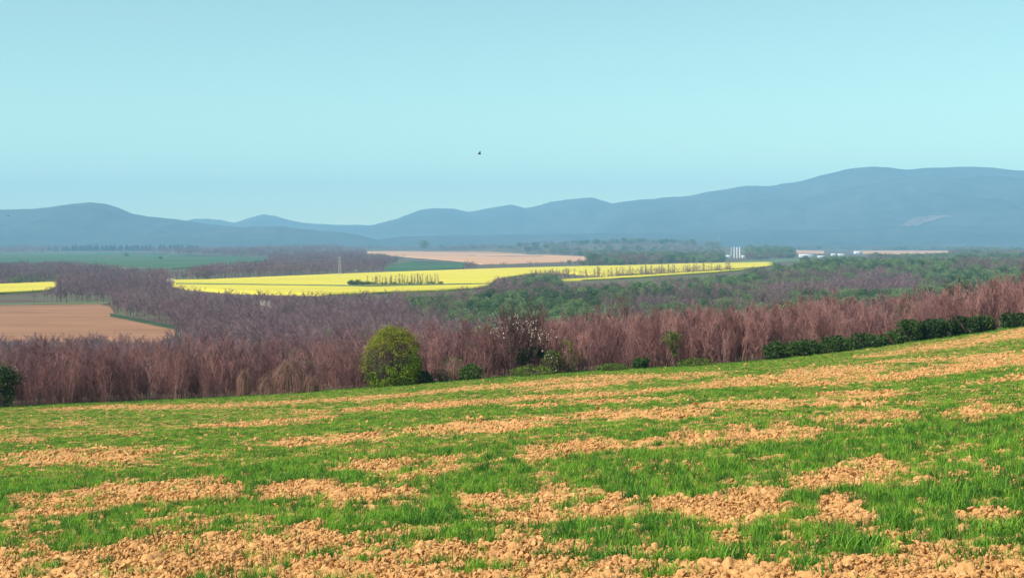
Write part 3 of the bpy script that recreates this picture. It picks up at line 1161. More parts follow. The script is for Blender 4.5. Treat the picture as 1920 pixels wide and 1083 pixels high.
# bare clearing on the spur, draped on the slope
cu = np.linspace(1690, 1782, 30)
cl_top = np.interp(cu, [1690, 1715, 1745, 1782], [421, 407, 403, 404.6])
cl_bot = np.interp(cu, [1690, 1715, 1745, 1782], [422, 423, 414, 405])
cl_top = cl_top + 1.3 * vnoise(cu / 5, cu * 0, 4) * np.clip(cl_bot - cl_top, 0, 4) / 4
cl_bot = cl_bot + 2.0 * vnoise(cu / 6, cu * 0, 6) * np.clip(cl_bot - cl_top, 0, 4) / 4
rows = []
for k in np.linspace(0, 1, 8):
    row = []
    for u, a_, b2 in zip(cu, cl_top, cl_bot):
        v = b2 + (a_ - b2) * k
        s_ = np.linspace(6200, 8100, 700)
        g = slope_of(v) * s_ - (spur(bearing(u) * s_, s_) + 6.0)
        i = int(np.argmax(g < 0)) if (g < 0).any() else 600
        row.append((bearing(u) * s_[i], s_[i], slope_of(v) * s_[i]))
    rows.append(row)
clr = obj('hillside_clearing', mesh_np('hillside_clearing', np.array(rows), grid_faces(8, 30)), M['clearing'])
tag(clr, 'pale bare clearing on the right mountain slope', 'clearing', kind='structure')


# ------------------------------------------------------------------ things standing along the edge of the thicket
def edge_pos(u, back=0.8):
    t = float(bearing(u))
    y = 103.0 / (1 - 0.10 * t) + back
    x = t * y
    return x, y, float(H(x, y))


PXM = F_PX / 104.0                             # photo pixels per metre at the field edge
KEEPOUT = []


def dome_points(r, n, w, h, z0=0.0, inner=0.55):
    """points through the outer part of an uneven dome standing on the ground"""
    a = r.uniform(0, 6.28, n)
    f = r.random(n)
    z = f
    rad = np.sqrt(np.clip(1 - (np.clip(z - 0.35, 0, 1) / 0.65) ** 2, 0, 1)) * (0.82 + 0.18 * np.clip(z / 0.35, 0, 1))
    k = inner + (1 - inner) * r.random(n) ** 0.5
    lump = 1 + 0.10 * np.sin(a * 3 + 1.3) * np.cos(z * 7) + 0.07 * np.sin(a * 7 + z * 9)
    return np.stack([np.cos(a) * rad * k * lump * w / 2, np.sin(a) * rad * k * lump * w / 2, z0 + z * h * (0.9 + 0.1 * lump)], 1)


def stems_to(r, n, w, h, rad=0.012):
    s = Segs()
    for i in range(n):
        a = r.uniform(0, 6.28)
        k = math.sqrt(r.random())
        b = np.array([math.cos(a) * 0.12 * w * k, math.sin(a) * 0.12 * w * k, -0.15])
        zt = r.uniform(0.55, 1.0) * h
        fr = math.sqrt(max(0.05, 1 - (zt / h) ** 2)) * k
        tip = np.array([math.cos(a) * w * 0.46 * fr, math.sin(a) * w * 0.46 * fr, zt])
        mid = b + (tip - b) * 0.5 + np.array([math.cos(a), math.sin(a), 0]) * 0.08 * w * k
        s.add(b, mid, rad * 1.6, rad)
        s.add(mid, tip, rad, rad * 0.4)
    return s


def bush(name, u, wpx, hpx, leafsets, label, cat='bush', group=None, back=0.8, nstem=60, stem_mat='bark', seed=0, srad=0.012):
    """leafsets: (part name, material, number, leaf size, width factor, z from, z to, inner)"""
    r = np.random.default_rng(seed + int(u))
    x, y, z = edge_pos(u, back)
    w, h = wpx / PXM, hpx / PXM
    root = empty(name, (x, y, z), 0.0)
    obj('stems', stems_to(r, nstem, w, h, srad).mesh('stems', M[stem_mat]), None, root)
    for (pn, mt, n, sz, wf, z0, z1, inner) in leafsets:
        if mt == 'leaf_dark':
            P = lobes(r, int(n * 1.6), h * 0.98, w * wf * 1.2, 0.0, max(12, int(w * 9)), 0.6, (0.16, 0.27))
            P[:, 2] = np.maximum(P[:, 2] - 0.06, 0.02)
        else:
            P = dome_points(r, n, w * wf, h, 0, inner)
        P = P + r.normal(0, 0.05, P.shape)
        P = P[(P[:, 2] >= z0 * h) & (P[:, 2] <= z1 * h * 1.05)]
        # clumping
        c = fbm(P[:, 0] * 2.1 + P[:, 1] * 1.1, P[:, 2] * 2.1 - P[:, 1] * 1.3, 2, seed + 5)
        P = P[c > -0.22]
        obj(pn, leaf_mesh(pn, P, sz, M[mt], r), None, root)
    tag(root, label, cat, group)
    KEEPOUT.append((u, wpx * 0.5))
    return root


# the big round bush: yellow shoots above, bare brown twigs in the middle, green leaves low on the right
u_b, w_b, h_b = 735, 116 / PXM, 111 / PXM
r = np.random.default_rng(1)
x, y, z = edge_pos(u_b, 1.0)
rb = empty('round_bush', (x, y, z))
obj('stems', stems_to(r, 420, w_b * 0.96, h_b, 0.010).mesh('stems', M['bark']), None, rb)
P = dome_points(r, 21000, w_b * 0.97, h_b * 0.97, 0, 0.6)
P = P + r.normal(0, 0.12, P.shape) * np.array([1, 1, 1.3])
P = P[fbm(P[:, 0] * 2.6 - P[:, 1], P[:, 2] * 2.4 + P[:, 1] * 0.7, 2, 71) > -0.48]
P[:, 2] = np.maximum(P[:, 2], 0.02)
c = fbm(P[:, 0] * 1.6 + 3, P[:, 2] * 1.6 + P[:, 1], 3, 8)
top_ = (P[:, 2] / h_b + 0.28 * c - 0.12 * P[:, 0] / w_b > 0.60) | ((P[:, 0] < -0.38 * w_b) & (P[:, 2] > 0.25 * h_b) & (c > -0.1))
low_ = (~top_) & ((P[:, 2] / h_b - 0.75 * P[:, 0] / w_b + 0.5 * c) < 0.36)
mid_ = (~top_) & (~low_) & (r.random(len(P)) < 0.35)
obj('upper_shoots', leaf_mesh('upper_shoots', P[top_], 0.062, M['leaf_yellow'], r, 0.2, 0.45), None, rb)['label'] = 'yellow green young shoots'
obj('lower_leaves', leaf_mesh('lower_leaves', P[low_ & (c > -0.3)], 0.070, M['leaf_bright'], r), None, rb)['label'] = 'bright green leaves low on the bush'
obj('inner_leaves', leaf_mesh('inner_leaves', P[mid_], 0.055, M['leaf_scrub'], r), None, rb)
tag(rb, 'large round yellow green bush standing alone at the field edge', 'bush')
KEEPOUT.append((u_b, 52))

# the tall blossoming tree with dark ivy in its middle
x, y, z = edge_pos(980, 1.5)
r = np.random.default_rng(2)
hb = 128 / PXM
bt = empty('blossoming_tree', (x, y, z))
st, cr = coppice(31, hb, 20, 5.0, 0.011, 15, 9)
obj('stems', st.mesh('stems', M['bark']), None, bt)
obj('twigs', cr.mesh('twigs', M['twig_dark']), None, bt)
n = 330
f = r.random(n)
bx = np.where(f < 0.55, r.normal(-0.6, 0.75, n), r.normal(1.1, 0.8, n))
bz = np.where(f < 0.55, hb * (0.93 - 0.10 * np.abs(bx + 0.4)) - np.abs(r.normal(0, 0.55, n)), hb * 0.68 - 0.35 * (bx - 0.4) + r.normal(0, 0.45, n))
obj('blossom', leaf_mesh('blossom', np.stack([bx, r.normal(-0.8, 0.5, n), bz], 1), 0.05, M['blossom'], r), None, bt)['label'] = 'sparse white blossom clusters'
P = np.concatenate([lobes(r, 1600, 2.1, 1.5, 0.9, 7) + np.array([0.3, 0, 0]), lobes(r, 500, 2.0, 0.9, 1.0, 3) + np.array([1.1, 0, 0.1]),
                    lobes(r, 260, 3.7, 0.5, 2.9, 2) + np.array([-0.75, 0, 0])])
t3 = np.array(cr.b)[::3]
t3 = t3[t3[:, 2] > hb * 0.35]
obj('foliage', leaf_mesh('foliage', t3 + r.normal(0, 0.06, t3.shape), 0.05, M['leaf_olive'], r), None, bt)
obj('ivy', leaf_mesh('ivy', P, 0.06, M['leaf_dark'], r), None, bt)['label'] = 'dark ivy around the trunk'
tag(bt, 'tall bare tree with sparse white blossom and dark ivy at the field edge', 'tree')
KEEPOUT.append((985, 58))

# ivy-clad tree right of it
x, y, z = edge_pos(1262, 0.9)
iv = empty('ivy_clad_tree', (x, y, z))
st, cr = coppice(33, 2.9, 5, 1.7, 0.012, 10, 6)
obj('stems', st.mesh('stems', M['bark']), None, iv)
obj('twigs', cr.mesh('twigs', M['twig_red']), None, iv)
P = np.concatenate([lobes(r, 700, 2.7, 1.3, 1.5, 7), lobes(r, 260, 2.0, 0.8, 0.5, 5)])
obj('ivy', leaf_mesh('ivy', P, 0.06, M['leaf_scrub'], r), None, iv)
P = lobes(r, 500, 1.9, 0.45, 0.2, 6)
obj('dark_ivy', leaf_mesh('dark_ivy', P, 0.055, M['leaf_dark'], r), None, iv)
tag(iv, 'small dark tree clad in ivy among the reddish thicket', 'tree')
KEEPOUT.append((1262, 12))

LB = [('foliage', 'leaf_scrub', 1800, 0.07, 1.0, 0, 1, 0.5)]
DK = [('foliage', 'leaf_dark', 3600, 0.085, 1.0, 0, 1, 0.7), ('young_leaves', 'leaf_scrub', 420, 0.06, 1.05, 0.2, 1, 0.85)]
bush('small_dark_shrub', 803, 44, 22, [('foliage', 'leaf_dark', 1500, 0.07, 1, 0, 1, 0.6)], 'low dark shrub at the right foot of the big round bush', 'shrub', seed=3)
bush('brown_scrub', 850, 70, 46, [('foliage', 'leaf_scrub', 900, 0.06, 1, 0.0, 0.95, 0.3)], 'brownish scrub with sparse leaves right of the round bush', 'shrub', nstem=220, stem_mat='twig_red', seed=4, back=1.8)
bush('green_shrub', 885, 46, 30, LB, 'low green shrub between the round bush and the blossoming tree', 'shrub', seed=5)
bush('green_weeds', 1000, 84, 19, [('foliage', 'leaf_bright', 700, 0.06, 1, 0, 1, 0.4), ('undergrowth', 'leaf_scrub', 1500, 0.06, 1, 0, 0.8, 0.5)],
     'low mound of green weeds at the foot of the blossoming tree', 'weeds', seed=6, back=0.2)
bush('leafy_sapling', 1033, 34, 46, [('foliage', 'leaf_scrub', 1100, 0.06, 1, 0, 1, 0.4), ('blossom', 'blossom', 60, 0.05, 1, 0.1, 0.8, 0.8)],
     'small leafy green sapling right beside the blossoming tree', 'sapling', seed=7)
bush('olive_shrub', 1063, 44, 64, [('foliage', 'leaf_yellow', 500, 0.055, 1, 0.15, 1, 0.4), ('undergrowth', 'leaf_scrub', 900, 0.06, 0.9, 0, 0.9, 0.4)],
     'olive yellow upright shrub right of the blossoming tree', 'shrub', nstem=120, stem_mat='twig_red', seed=8, back=1.6)
bush('dark_shrub', 1203, 27, 24, [('foliage', 'leaf_dark', 1300, 0.07, 1, 0, 1, 0.5)], 'dark round shrub left of the ivy clad tree', 'shrub', seed=9)
bush('green_shrub', 1305, 66, 15, LB, 'low green shrub right of the ivy clad tree', 'shrub', seed=10, back=0.4)
bush('green_shrub', 1150, 60, 13, LB, 'flat green shrub midway between the olive shrub and the ivy clad tree', 'shrub', seed=12, back=0.4)
hedge = [(1462, 60, 37, 'leftmost bush of the low dark hedge on the right'), (1518, 56, 32, 'second bush from the left in the low dark hedge'),
         (1572, 62, 31, 'third bush from the left in the low dark hedge'), (1625, 58, 28, 'fourth bush from the left in the low dark hedge'),
         (1668, 44, 26, 'rightmost bush of the low dark hedge, beside the tall evergreen bush')]
for i, (u, w, h, lab) in enumerate(hedge):
    bush('hedge_bush', u, w, h, DK, lab, 'bush', 'low dark hedge along the field edge', seed=20 + i, back=0.6)
ever = [(1712, 52, 52, 'tall dark evergreen bush at the left end of its group'), (1755, 60, 44, 'broad evergreen bush with lighter green leaves on its right'),
        (1800, 56, 40, 'evergreen bush between the broad bush and the thin pale trunk'), (1838, 46, 38, 'bright green evergreen bush left of the thin pale trunk'),
        (1902, 60, 30, 'low evergreen bush at the right edge of the picture')]
for i, (u, w, h, lab) in enumerate(ever):
    h *= 0.88
    sets = [('foliage', 'leaf_dark', 4600, 0.085, 1.0, 0, 1, 0.7)]
    if i != 0:
        sets.append(('young_leaves', 'leaf_scrub', 900 if i in (1, 3) else 350, 0.07, 1.03, 0.3, 1, 0.9))
    bush('evergreen_bush', u, w, h, sets, lab, 'bush', 'dark evergreen bushes on the right field edge', seed=40 + i, back=1.0)
bush('dark_leafy_bush', 6, 62, 82, [('foliage', 'leaf_dark', 3500, 0.075, 1, 0, 1, 0.5), ('young_leaves', 'leaf_scrub', 380, 0.06, 1.02, 0.5, 1, 0.8),
     ('blossom', 'blossom', 40, 0.045, 1.0, 0.3, 1, 0.9)], 'tall dark leafy bush at the left edge of the picture', 'bush', seed=50)


def vine_mound(u, wpx, hpx, label, seed, back=0.6, n=130):
    r = np.random.default_rng(seed)
    x, y, z = edge_pos(u, back)
    w, h = wpx / PXM, hpx / PXM
    root = empty('dry_vine_mound', (x, y, z))
    s, t = Segs(), Segs()
    for i in range(n):
        a = r.uniform(0, 6.28)
        b = np.array([math.cos(a), math.sin(a), 0]) * w * 0.48 * r.uniform(0.75, 1.0)
        a2 = a + r.normal(0, 0.7)
        k = r.uniform(0.05, 0.6)
        m1 = np.array([b[0] * 1.02, b[1] * 1.02, h * r.uniform(0.45, 0.7)])
        tp = np.array([math.cos(a2) * w * 0.4 * k, math.sin(a2) * w * 0.4 * k, h * (1 - 0.35 * k * k) * r.uniform(0.9, 1.0)])
        b[2] = -0.05
        q = s if i < n * 0.25 else t
        m1 = m1 * r.uniform(0.7, 1.08)
        tp = tp + r.normal(0, 0.12, 3)
        q.add(b, m1, 0.010, 0.008)
        q.add(m1, tp, 0.008, 0.006)
        e = tp + np.array([r.normal(0, 0.15), r.normal(0, 0.15), -r.uniform(0.1, 0.5) * h])
        q.add(tp, e, 0.006, 0.003)
    obj('stems', s.mesh('stems', M['bark']), None, root)
    obj('dry_vines', t.mesh('dry_vines', M['vine']), None, root)
    tag(root, label, 'vine', 'mounds of dry vine in front of the thicket')
    KEEPOUT.append((u, wpx * 0.35))


vine_mound(455, 28, 50, 'narrow column of dry tan vine, leftmost of the vine mounds', 61)
vine_mound(542, 74, 64, 'largest arched mound of dry tan vine', 62, 0.9, 210)
vine_mound(582, 32, 30, 'small round mound of dry vine left of the big round bush', 63, 0.3, 120)
vine_mound(500, 40, 36, 'low mound of dry vine between the column and the arch', 64, 0.5, 110)

# thin pale trunk on the right
x, y, z = edge_pos(1875, 0.4)
st, cr = coppice(77, 2.4, 1, 0.6, 0.010, 5, 3)
pt = empty('pale_sapling', (x, y, z))
obj('trunk', st.mesh('trunk', M['twig_tan']), None, pt)
obj('twigs', cr.mesh('twigs', M['twig_tan']), None, pt)
tag(pt, 'thin pale sapling trunk between evergreen bushes on the right', 'sapling')

# ------------------------------------------------------------------ the thicket and the woods
def covers_open(u, vt, vb):
    bad = np.zeros(len(u), bool)
    for top, bot in OPEN:
        m = (u >= top[0, 0] - 3) & (u <= top[-1, 0] + 3)
        if m.any():
            a = np.interp(u[m], top[:, 0], top[:, 1])
            b = np.interp(u[m], bot[:, 0], bot[:, 1])
            bad[m] |= (vt[m] < b - rng.random(m.sum()) ** 2 * np.minimum(6.0, 0.5 * (b - a))) & (vb[m] > a + 0.3)
    return bad


def wood_points(y0, y1, step, tmax=0.42):
    n = int(tmax * (y1 * y1 - y0 * y0) / (step * step))
    y = np.sqrt(rng.uniform(y0 * y0, y1 * y1, n))
    x = y * rng.uniform(-tmax, tmax, n)
    return x, y


KO = np.array(KEEPOUT)
# --- thicket behind the field edge
tx, ty = [], []
for (b0, b1, step) in ((1.6, 9, 0.85), (9, 40, 1.35), (40, 130, 2.1)):
    y0, y1 = 96 + b0, 110 + b1
    x, y = wood_points(y0, y1, step)
    k = (y - Yedge(x) > b0) & (y - Yedge(x) <= b1)
    tx.append(x[k])
    ty.append(y[k])
tx, ty = np.concatenate(tx), np.concatenate(ty)
tz = H(tx, ty)
ts = rng.uniform(0.48, 1.06, len(tx)) * (1 + 0.38 * fbm(tx / 7, ty / 9, 2, 5)) * np.interp(tx / ty, [0.1, 0.3], [1.0, 0.86]) * np.interp(ty, [100, 160, 340], [1.0, 1.12, 1.5])
tu, tvb = uv_of(tx, ty, tz)
_, tvt = uv_of(tx, ty, tz + 4.0 * ts)
bad = covers_open(tu, tvt, tvb)
depth = ty - Yedge(tx)
for (u_, hw) in KEEPOUT:
    bad |= (np.abs(tu - u_) < hw) & (depth < 3.2)
tx, ty, tz, ts, tu, depth = (q[~bad] for q in (tx, ty, tz, ts, tu, depth))
pink = rng.random(len(tx)) < np.interp(tu, [500, 900, 1200, 1920], [0.1, 0.5, 0.85, 0.7])
tp = np.where(pink, rng.integers(5, 9, len(tx)), rng.integers(0, 5, len(tx)))
trz = rng.uniform(0, 6.28, len(tx))
infr = np.abs(tx / ty) < 0.35
front = np.argsort(np.where(infr, ty - 0.1 * tx, 1e9))[:260]
marks = [(-200, 455, 'slender bare reddish tree in the thicket left of the dry vine mounds'),
         (455, 680, 'slender bare reddish tree in the thicket among the dry vine mounds'),
         (680, 930, 'bare reddish tree in the thicket behind and right of the round bush'),
         (930, 1080, 'bare reddish tree in the thicket beside the blossoming tree'),
         (1080, 1262, 'bare reddish tree in the thicket left of the ivy clad tree'),
         (1262, 1440, 'bare reddish tree in the thicket right of the ivy clad tree'),
         (1440, 1690, 'bare reddish tree rising behind the low dark hedge'),
         (1690, 2200, 'bare reddish tree rising behind the evergreen bushes')]
isfront = np.zeros(len(tx), bool)
isfront[front] = True
for i in front:
    for (a_, b_2, lab) in marks:
        if a_ <= tu[i] < b_2:
            P_COP[tp[i]].place((tx[i], ty[i], tz[i]), trz[i], (ts[i],) * 3, lab, 'tree', lab.replace('tree', 'trees', 1))
            break
rest = ~isfront
scatter('thicket', [p.obs for p in P_COP], np.stack([tx, ty, tz], 1)[rest],
        np.stack([0 * trz, 0 * trz, trz], 1)[rest], np.repeat(ts[rest][:, None], 3, 1), tp[rest],
        'dense reddish brown thicket of bare trees behind the field', 'thicket')

# --- the woods of the valley
mx, my, msz = [], [], []
for (y0, y1, step, s0, s1) in ((200, 560, 4.2, 0.42, 0.85), (560, 1000, 6.0, 0.6, 1.1), (1000, 1700, 9.5, 0.7, 1.2), (1700, 3000, 17, 0.9, 1.5), (3000, 6300, 38, 1.2, 1.9)):
    x, y = wood_points(y0, y1, step)
    mx.append(x)
    my.append(y)
    msz.append(rng.uniform(s0, s1, len(x)))
mx, my, msz = map(np.concatenate, (mx, my, msz))
mz = H(mx, my)
msz *= 1 + 0.2 * fbm(mx / 60, my / 90, 2, 9)
mu, mvb = uv_of(mx, my, mz)
_, mvt = uv_of(mx, my, mz + 8.3 * msz)
bad = covers_open(mu, mvt, mvb) | (my < Yedge(mx) + 112)
# far plain is partly open
bad |= (my > 1700) & (fbm(mx / 300, my / 600, 3, 61) < -0.12) & (my > 2200)
mx, my, mz, msz, mu, mvt = (q[~bad] for q in (mx, my, mz, msz, mu, mvt))
# kinds: 0-2 bare, 3-5 leafy, 6-7 budding, 8 blossom
nz = fbm(mx / 70, my / 110, 3, 21) + 0.5 * fbm(mx / 18, my / 25, 2, 22)
g = np.interp(mu, [0, 700, 900, 1020, 1300, 1920], [-0.50, -0.36, 0.08, 0.46, 0.56, 0.50])
g = g - 0.9 * ((mu > 1430) & (mvt > 508) & (mvt < 530) & (mu < 1720)) - 0.5 * np.clip((mvt - 575) / 30, 0, 1) + 0.45 * ((mu > 760) & (mu < 1120) & (mvt > 540) & (mvt < 590))
g = np.where(my > 2100, g - 0.25, g)
q = nz + g + rng.normal(0, 0.22, len(mx))
kind = np.where(q > 0.36, rng.integers(3, 6, len(mx)), np.where(q > 0.08, rng.integers(6, 8, len(mx)), rng.integers(0, 3, len(mx))))
blo = rng.random(len(mx)) < np.where((mu > 1000) & (my < 1600), 0.012, 0.0015)
kind = np.where(blo, 8, kind)
msz = np.where((kind >= 3) & (my < 1500), msz * 0.85, msz)
msz = np.where(kind == 8, msz * 0.8, msz)
mrz = rng.uniform(0, 6.28, len(mx))
mscl = np.stack([msz * rng.uniform(0.9, 1.15, len(mx)) * np.where(my > 1700, 1.5, 1.0)] * 2 + [msz], 1)
PR = P_BARE + P_LEAF + P_OLIVE + P_BLOS
infr = np.abs(mx / my) < 0.345
isind = np.zeros(len(mx), bool)
segs = [(-200, 215, 'left of the ploughed field corner'), (215, 640, 'in the wood below the yellow rapeseed'), (640, 1000, 'in the wood behind the round bush'),
        (1000, 1450, 'in the mixed wood behind the blossoming tree'), (1450, 2200, 'in the mixed wood on the right')]
names = {'b': ('bare purplish tree', [0, 1, 2], 60), 'l': ('mid green leafy tree', [3, 4, 5], 140), 'o': ('pale olive budding tree', [6, 7], 70), 'w': ('small white blossoming tree', [8], 40)}
for key, (nm, ks, cnt) in names.items():
    sel = np.where(np.isin(kind, ks) & infr)[0]
    sel = sel[np.argsort(my[sel] / msz[sel])][:cnt]
    for i in sel:
        for (a_, b_2, wh) in segs:
            if a_ <= mu[i] < b_2:
                lab = nm + ' ' + wh
                PR[kind[i]].place((mx[i], my[i], mz[i]), mrz[i], tuple(mscl[i]), lab, 'tree', nm + 's ' + wh)
                isind[i] = True
                break
for k, p in enumerate(PR):                     # every kind has at least one real tree
    if p.root is None:
        i = int(np.where(kind == k)[0][0])
        p.place((mx[i], my[i], mz[i]), mrz[i], tuple(mscl[i]), 'tree in the valley wood', 'tree', 'trees of the valley wood')
        isind[i] = True
rest = ~isind
near_w = my < 1900
for nm, sel, lab in (('woodland', rest & near_w, 'mixed bare and leafing woodland filling the valley'), ('far_woodland', rest & ~near_w, 'hazy far woods between the fields and the mountains')):
    scatter(nm, [p.obs for p in PR], np.stack([mx, my, mz], 1)[sel], np.stack([0 * mrz, 0 * mrz, mrz], 1)[sel], mscl[sel], kind[sel], lab, 'woodland')

# --- leafing shrubs scattered through the thicket
x, y = wood_points(105, 175, 4.2)
k = (y - Yedge(x) > 9) & (y - Yedge(x) < 60)
x, y = x[k], y[k]
z = H(x, y)
sz = rng.uniform(0.26, 0.50, len(x))
u, vb = uv_of(x, y, z)
_, vt = uv_of(x, y, z + 7.5 * sz)
k = ~covers_open(u, vt, vb)
x, y, z, sz = x[k], y[k], z[k], sz[k]
scatter('thicket_shrubs', [P_OLIVE[0].obs, P_OLIVE[1].obs, P_BARE[2].obs, P_BARE[0].obs, P_BARE[1].obs], np.stack([x, y, z], 1), np.stack([0 * x, 0 * x, rng.uniform(0, 6, len(x))], 1),
        np.repeat(sz[:, None], 3, 1), np.minimum(rng.integers(0, 8, len(x)), 4), 'olive and grey shrubs scattered through the reddish thicket', 'shrubs')

# --- white blossoming tree in the purple wood on the left
x, y = ground_at(500, 598)
P_BLOS[0].place((x, y, float(H(x, y))), 0.4, (1.0, 1.0, 1.15), 'lone pale blossoming tree in the purple wood above the ploughed field', 'tree')
for (u, v, sc, lab) in ((585, 511, 1.3, 'pale blossoming tree above the left end of the rapeseed'), (1560, 560, 0.8, 'bright white blossoming tree above the right thicket'),
                        (318, 543, 1.2, 'pinkish pale tree at the left tip of the rapeseed field')):
    x, y = ground_at(u, v)
    P_BLOS[0].place((x, y, float(H(x, y))), u, (sc, sc, sc), lab, 'tree')

# --- tree rows in the rapeseed
for i, uu in enumerate(np.sort(np.linspace(694, 822, 44) + rng.uniform(-5, 5, 44))):
    x, y = ground_at(uu, 536 - (uu - 694) * 0.012)
    s = rng.uniform(0.6, 1.0)
    P_POP[i % 2].place((x, y, float(H(x, y))), rng.uniform(0, 6), (s * 1.3, s * 1.3, s), nth(i + 1) + ' slender bare tree from the left in the short row inside the rapeseed', 'tree', 'short row of slender trees in the rapeseed')
for i, uu in enumerate(np.sort(np.linspace(1005, 1372, 120) + rng.uniform(-9, 9, 120))):
    x, y = ground_at(uu, np.interp(uu, [1005, 1100, 1370], [524, 523, 508]) + rng.uniform(-1, 1))
    s = rng.uniform(0.55, 1.1)
    P_POP[i % 2].place((x, y, float(H(x, y))), rng.uniform(0, 6), (s * 1.6, s * 1.6, s), nth(i + 1) + ' slender bare tree from the left in the long row before the rapeseed', 'tree', 'long row of slender trees before the rapeseed')
for i, u in enumerate(np.linspace(657, 826, 24)):
    x, y = ground_at(u, 537.5 - (u - 657) * 0.012)
    s = rng.uniform(0.22, 0.34) * (1.7 if u < 700 else 1.0)
    P_LEAF[i % 3].place((x, y, float(H(x, y))), rng.uniform(0, 6), (s * 1.5, s * 1.2, s), nth(i + 1) + ' low dark shrub from the left under the short row in the rapeseed', 'shrub', 'shrubs under the short tree row')

for i, uu in enumerate(np.sort(rng.uniform(935, 1380, 64))):
    x, y = ground_at(uu, np.interp(uu, [930, 1000, 1100, 1380], [534, 526, 522, 508]) + rng.uniform(-3, 2))
    s = rng.uniform(0.28, 0.62)
    P_BARE[i % 3].place((x, y, float(H(x, y))), rng.uniform(0, 6), (s * 1.5, s * 1.5, s), nth(i + 1) + ' low bare purplish shrub from the left along the long tree row', 'shrub', 'bare shrubs along the long tree row')
# --- conifer row on the left, lone tree on the skyline
for i, u in enumerate(np.linspace(92, 368, 84)):
    x, y = ground_at(u, 471.2)
    y += rng.uniform(-25, 25)
    s = rng.uniform(1.0, 1.4) * (0.8 if u < 130 else 1.0)
    P_CON[i % 2].place((x, y, float(H(x, y))), rng.uniform(0, 6), (s * 1.3, s * 1.3, s), nth(i + 1) + ' dark conifer from the left in the row behind the left green field', 'tree', 'conifers of the row on the left')
x, y = ground_at(795, 470.5)
P_LEAF[0].place((x, y, float(H(x, y))), 0.3, (4.6, 4.6, 3.6), 'lone round dark tree on the skyline behind the tan field', 'tree')
for (u, v, s, lab) in ((237, 481, 1.1, 'isolated dark bush standing in the left green field'), (301, 486, 0.7, 'low dark bush lying right of the isolated bush in the left green field')):
    x, y = ground_at(u, v)
    P_LEAF[1].place((x, y, float(H(x, y))), 0.3, (s * 1.4, s * 1.4, s), lab, 'bush')


# ------------------------------------------------------------------ buildings far off
def box_mesh(name, sx, sy, sz, mat, z0=0.0):
    v = np.array([(a * sx / 2, b * sy / 2, z0 + c * sz) for c in (0, 1) for b in (-1, 1) for a in (-1, 1)])
    q = [(0, 2, 3, 1), (4, 5, 7, 6), (0, 1, 5, 4), (2, 6, 7, 3), (0, 4, 6, 2), (1, 3, 7, 5)]
    me = mesh_np(name, v, q)
    me.materials.append(mat)
    return me


def gable_mesh(name, sx, sy, z0, rise, mat, over=0.5):
    x, y = sx / 2 + over, sy / 2 + over
    v = [(-x, -y, z0), (x, -y, z0), (x, y, z0), (-x, y, z0), (-x, 0, z0 + rise), (x, 0, z0 + rise)]
    me = mesh_np(name, v, [(0, 1, 5, 4), (2, 3, 4, 5), (3, 2, 1, 0)], [(0, 4, 3), (1, 2, 5)])
    me.materials.append(mat)
    return me


def barn(u, v, wpx, hpx, label, depth=12, rz=0.0, d=None):
    x, y = ground_at(u, v)
    s = y / F_PX
    w, h = wpx * s, hpx * s * 0.85
    b = empty('farm_building', (x, y, float(H(x, y))), rz)
    obj('wall', box_mesh('wall', w, depth, h * 0.62 + 1.0, M['white_paint'], -1.0), None, b)
    obj('roof', gable_mesh('roof', w, depth, h * 0.62 + 0.01, h * 0.4, M['white_paint']), None, b)
    for k in (-0.25, 0.2):
        o = obj('door', box_mesh('door', max(w * 0.07, 2.2), 0.15, min(3.0, h * 0.5), M['grey_wall']), None, b)
        o.location = (k * w, -depth / 2 - 0.05, 0.0)
    tag(b, label, 'building', 'white farm buildings on the far plain')


barn(1513, 482, 30, 6.5, 'longest white farm building, leftmost of the white group')
barn(1541, 482.5, 16, 3.5, 'low white building touching the right end of the longest one')
barn(1563, 480, 9, 5.5, 'small white building in the middle of the white group')
barn(1578, 479.5, 14, 4.5, 'white building right of the small middle one')
barn(1608, 476, 14, 5.5, 'rightmost white building beside the narrow tan field', 14)
barn(1366, 483.5, 9, 6, 'low pale shed left of the silos')
barn(1394, 483.5, 7, 5, 'low pale shed right of the silos')
barn(399, 469, 5, 4.5, 'tiny white house right of the conifer row', 9)
barn(415, 470, 6, 3, 'tiny low white house right of the tiny house', 9)


def silo(u, hpx, rpx, mat, label):
    x, y = ground_at(u, 483.5)
    s = y / F_PX
    h, rad = hpx * s, rpx * s
    root = empty('silo', (x, y, float(H(x, y))))
    n = 16
    a = np.arange(n) * 2 * math.pi / n
    ring = lambda rr, zz: np.stack([np.cos(a) * rr, np.sin(a) * rr, np.full(n, zz)], 1)

    def lathe(nm, prof, mt):
        V = np.concatenate([ring(rr, zz) for rr, zz in prof])
        Q = []
        for k in range(len(prof) - 1):
            for i in range(n):
                j = (i + 1) % n
                Q.append((k * n + i, k * n + j, (k + 1) * n + j, (k + 1) * n + i))
        me = mesh_np(nm, V, Q, smooth=True)
        me.materials.append(mt)
        return obj(nm, me, None, root)
    lathe('body', [(rad * 0.98, -1.0), (rad, 0.0), (rad, h * 0.9)], mat)
    lathe('roof', [(rad * 1.06, h * 0.895), (rad * 0.5, h * 0.96), (0.25, h)], M['metal'])
    lathe('base_ring', [(rad * 1.08, -1.0), (rad * 1.08, 0.8), (rad * 1.0, 0.9)], M['grey_wall'])
    tag(root, label, 'silo', 'tall white silos on the far plain')


silo(1371, 20, 1.1, M['grey_wall'], 'greyish silo at the left of the white silos')
silo(1376.5, 21.5, 1.3, M['white_paint'], 'leftmost of the three bright white silos')
silo(1381.8, 21.5, 1.35, M['white_paint'], 'middle one of the three bright white silos')
silo(1387, 21.5, 1.35, M['white_paint'], 'rightmost of the three bright white silos')


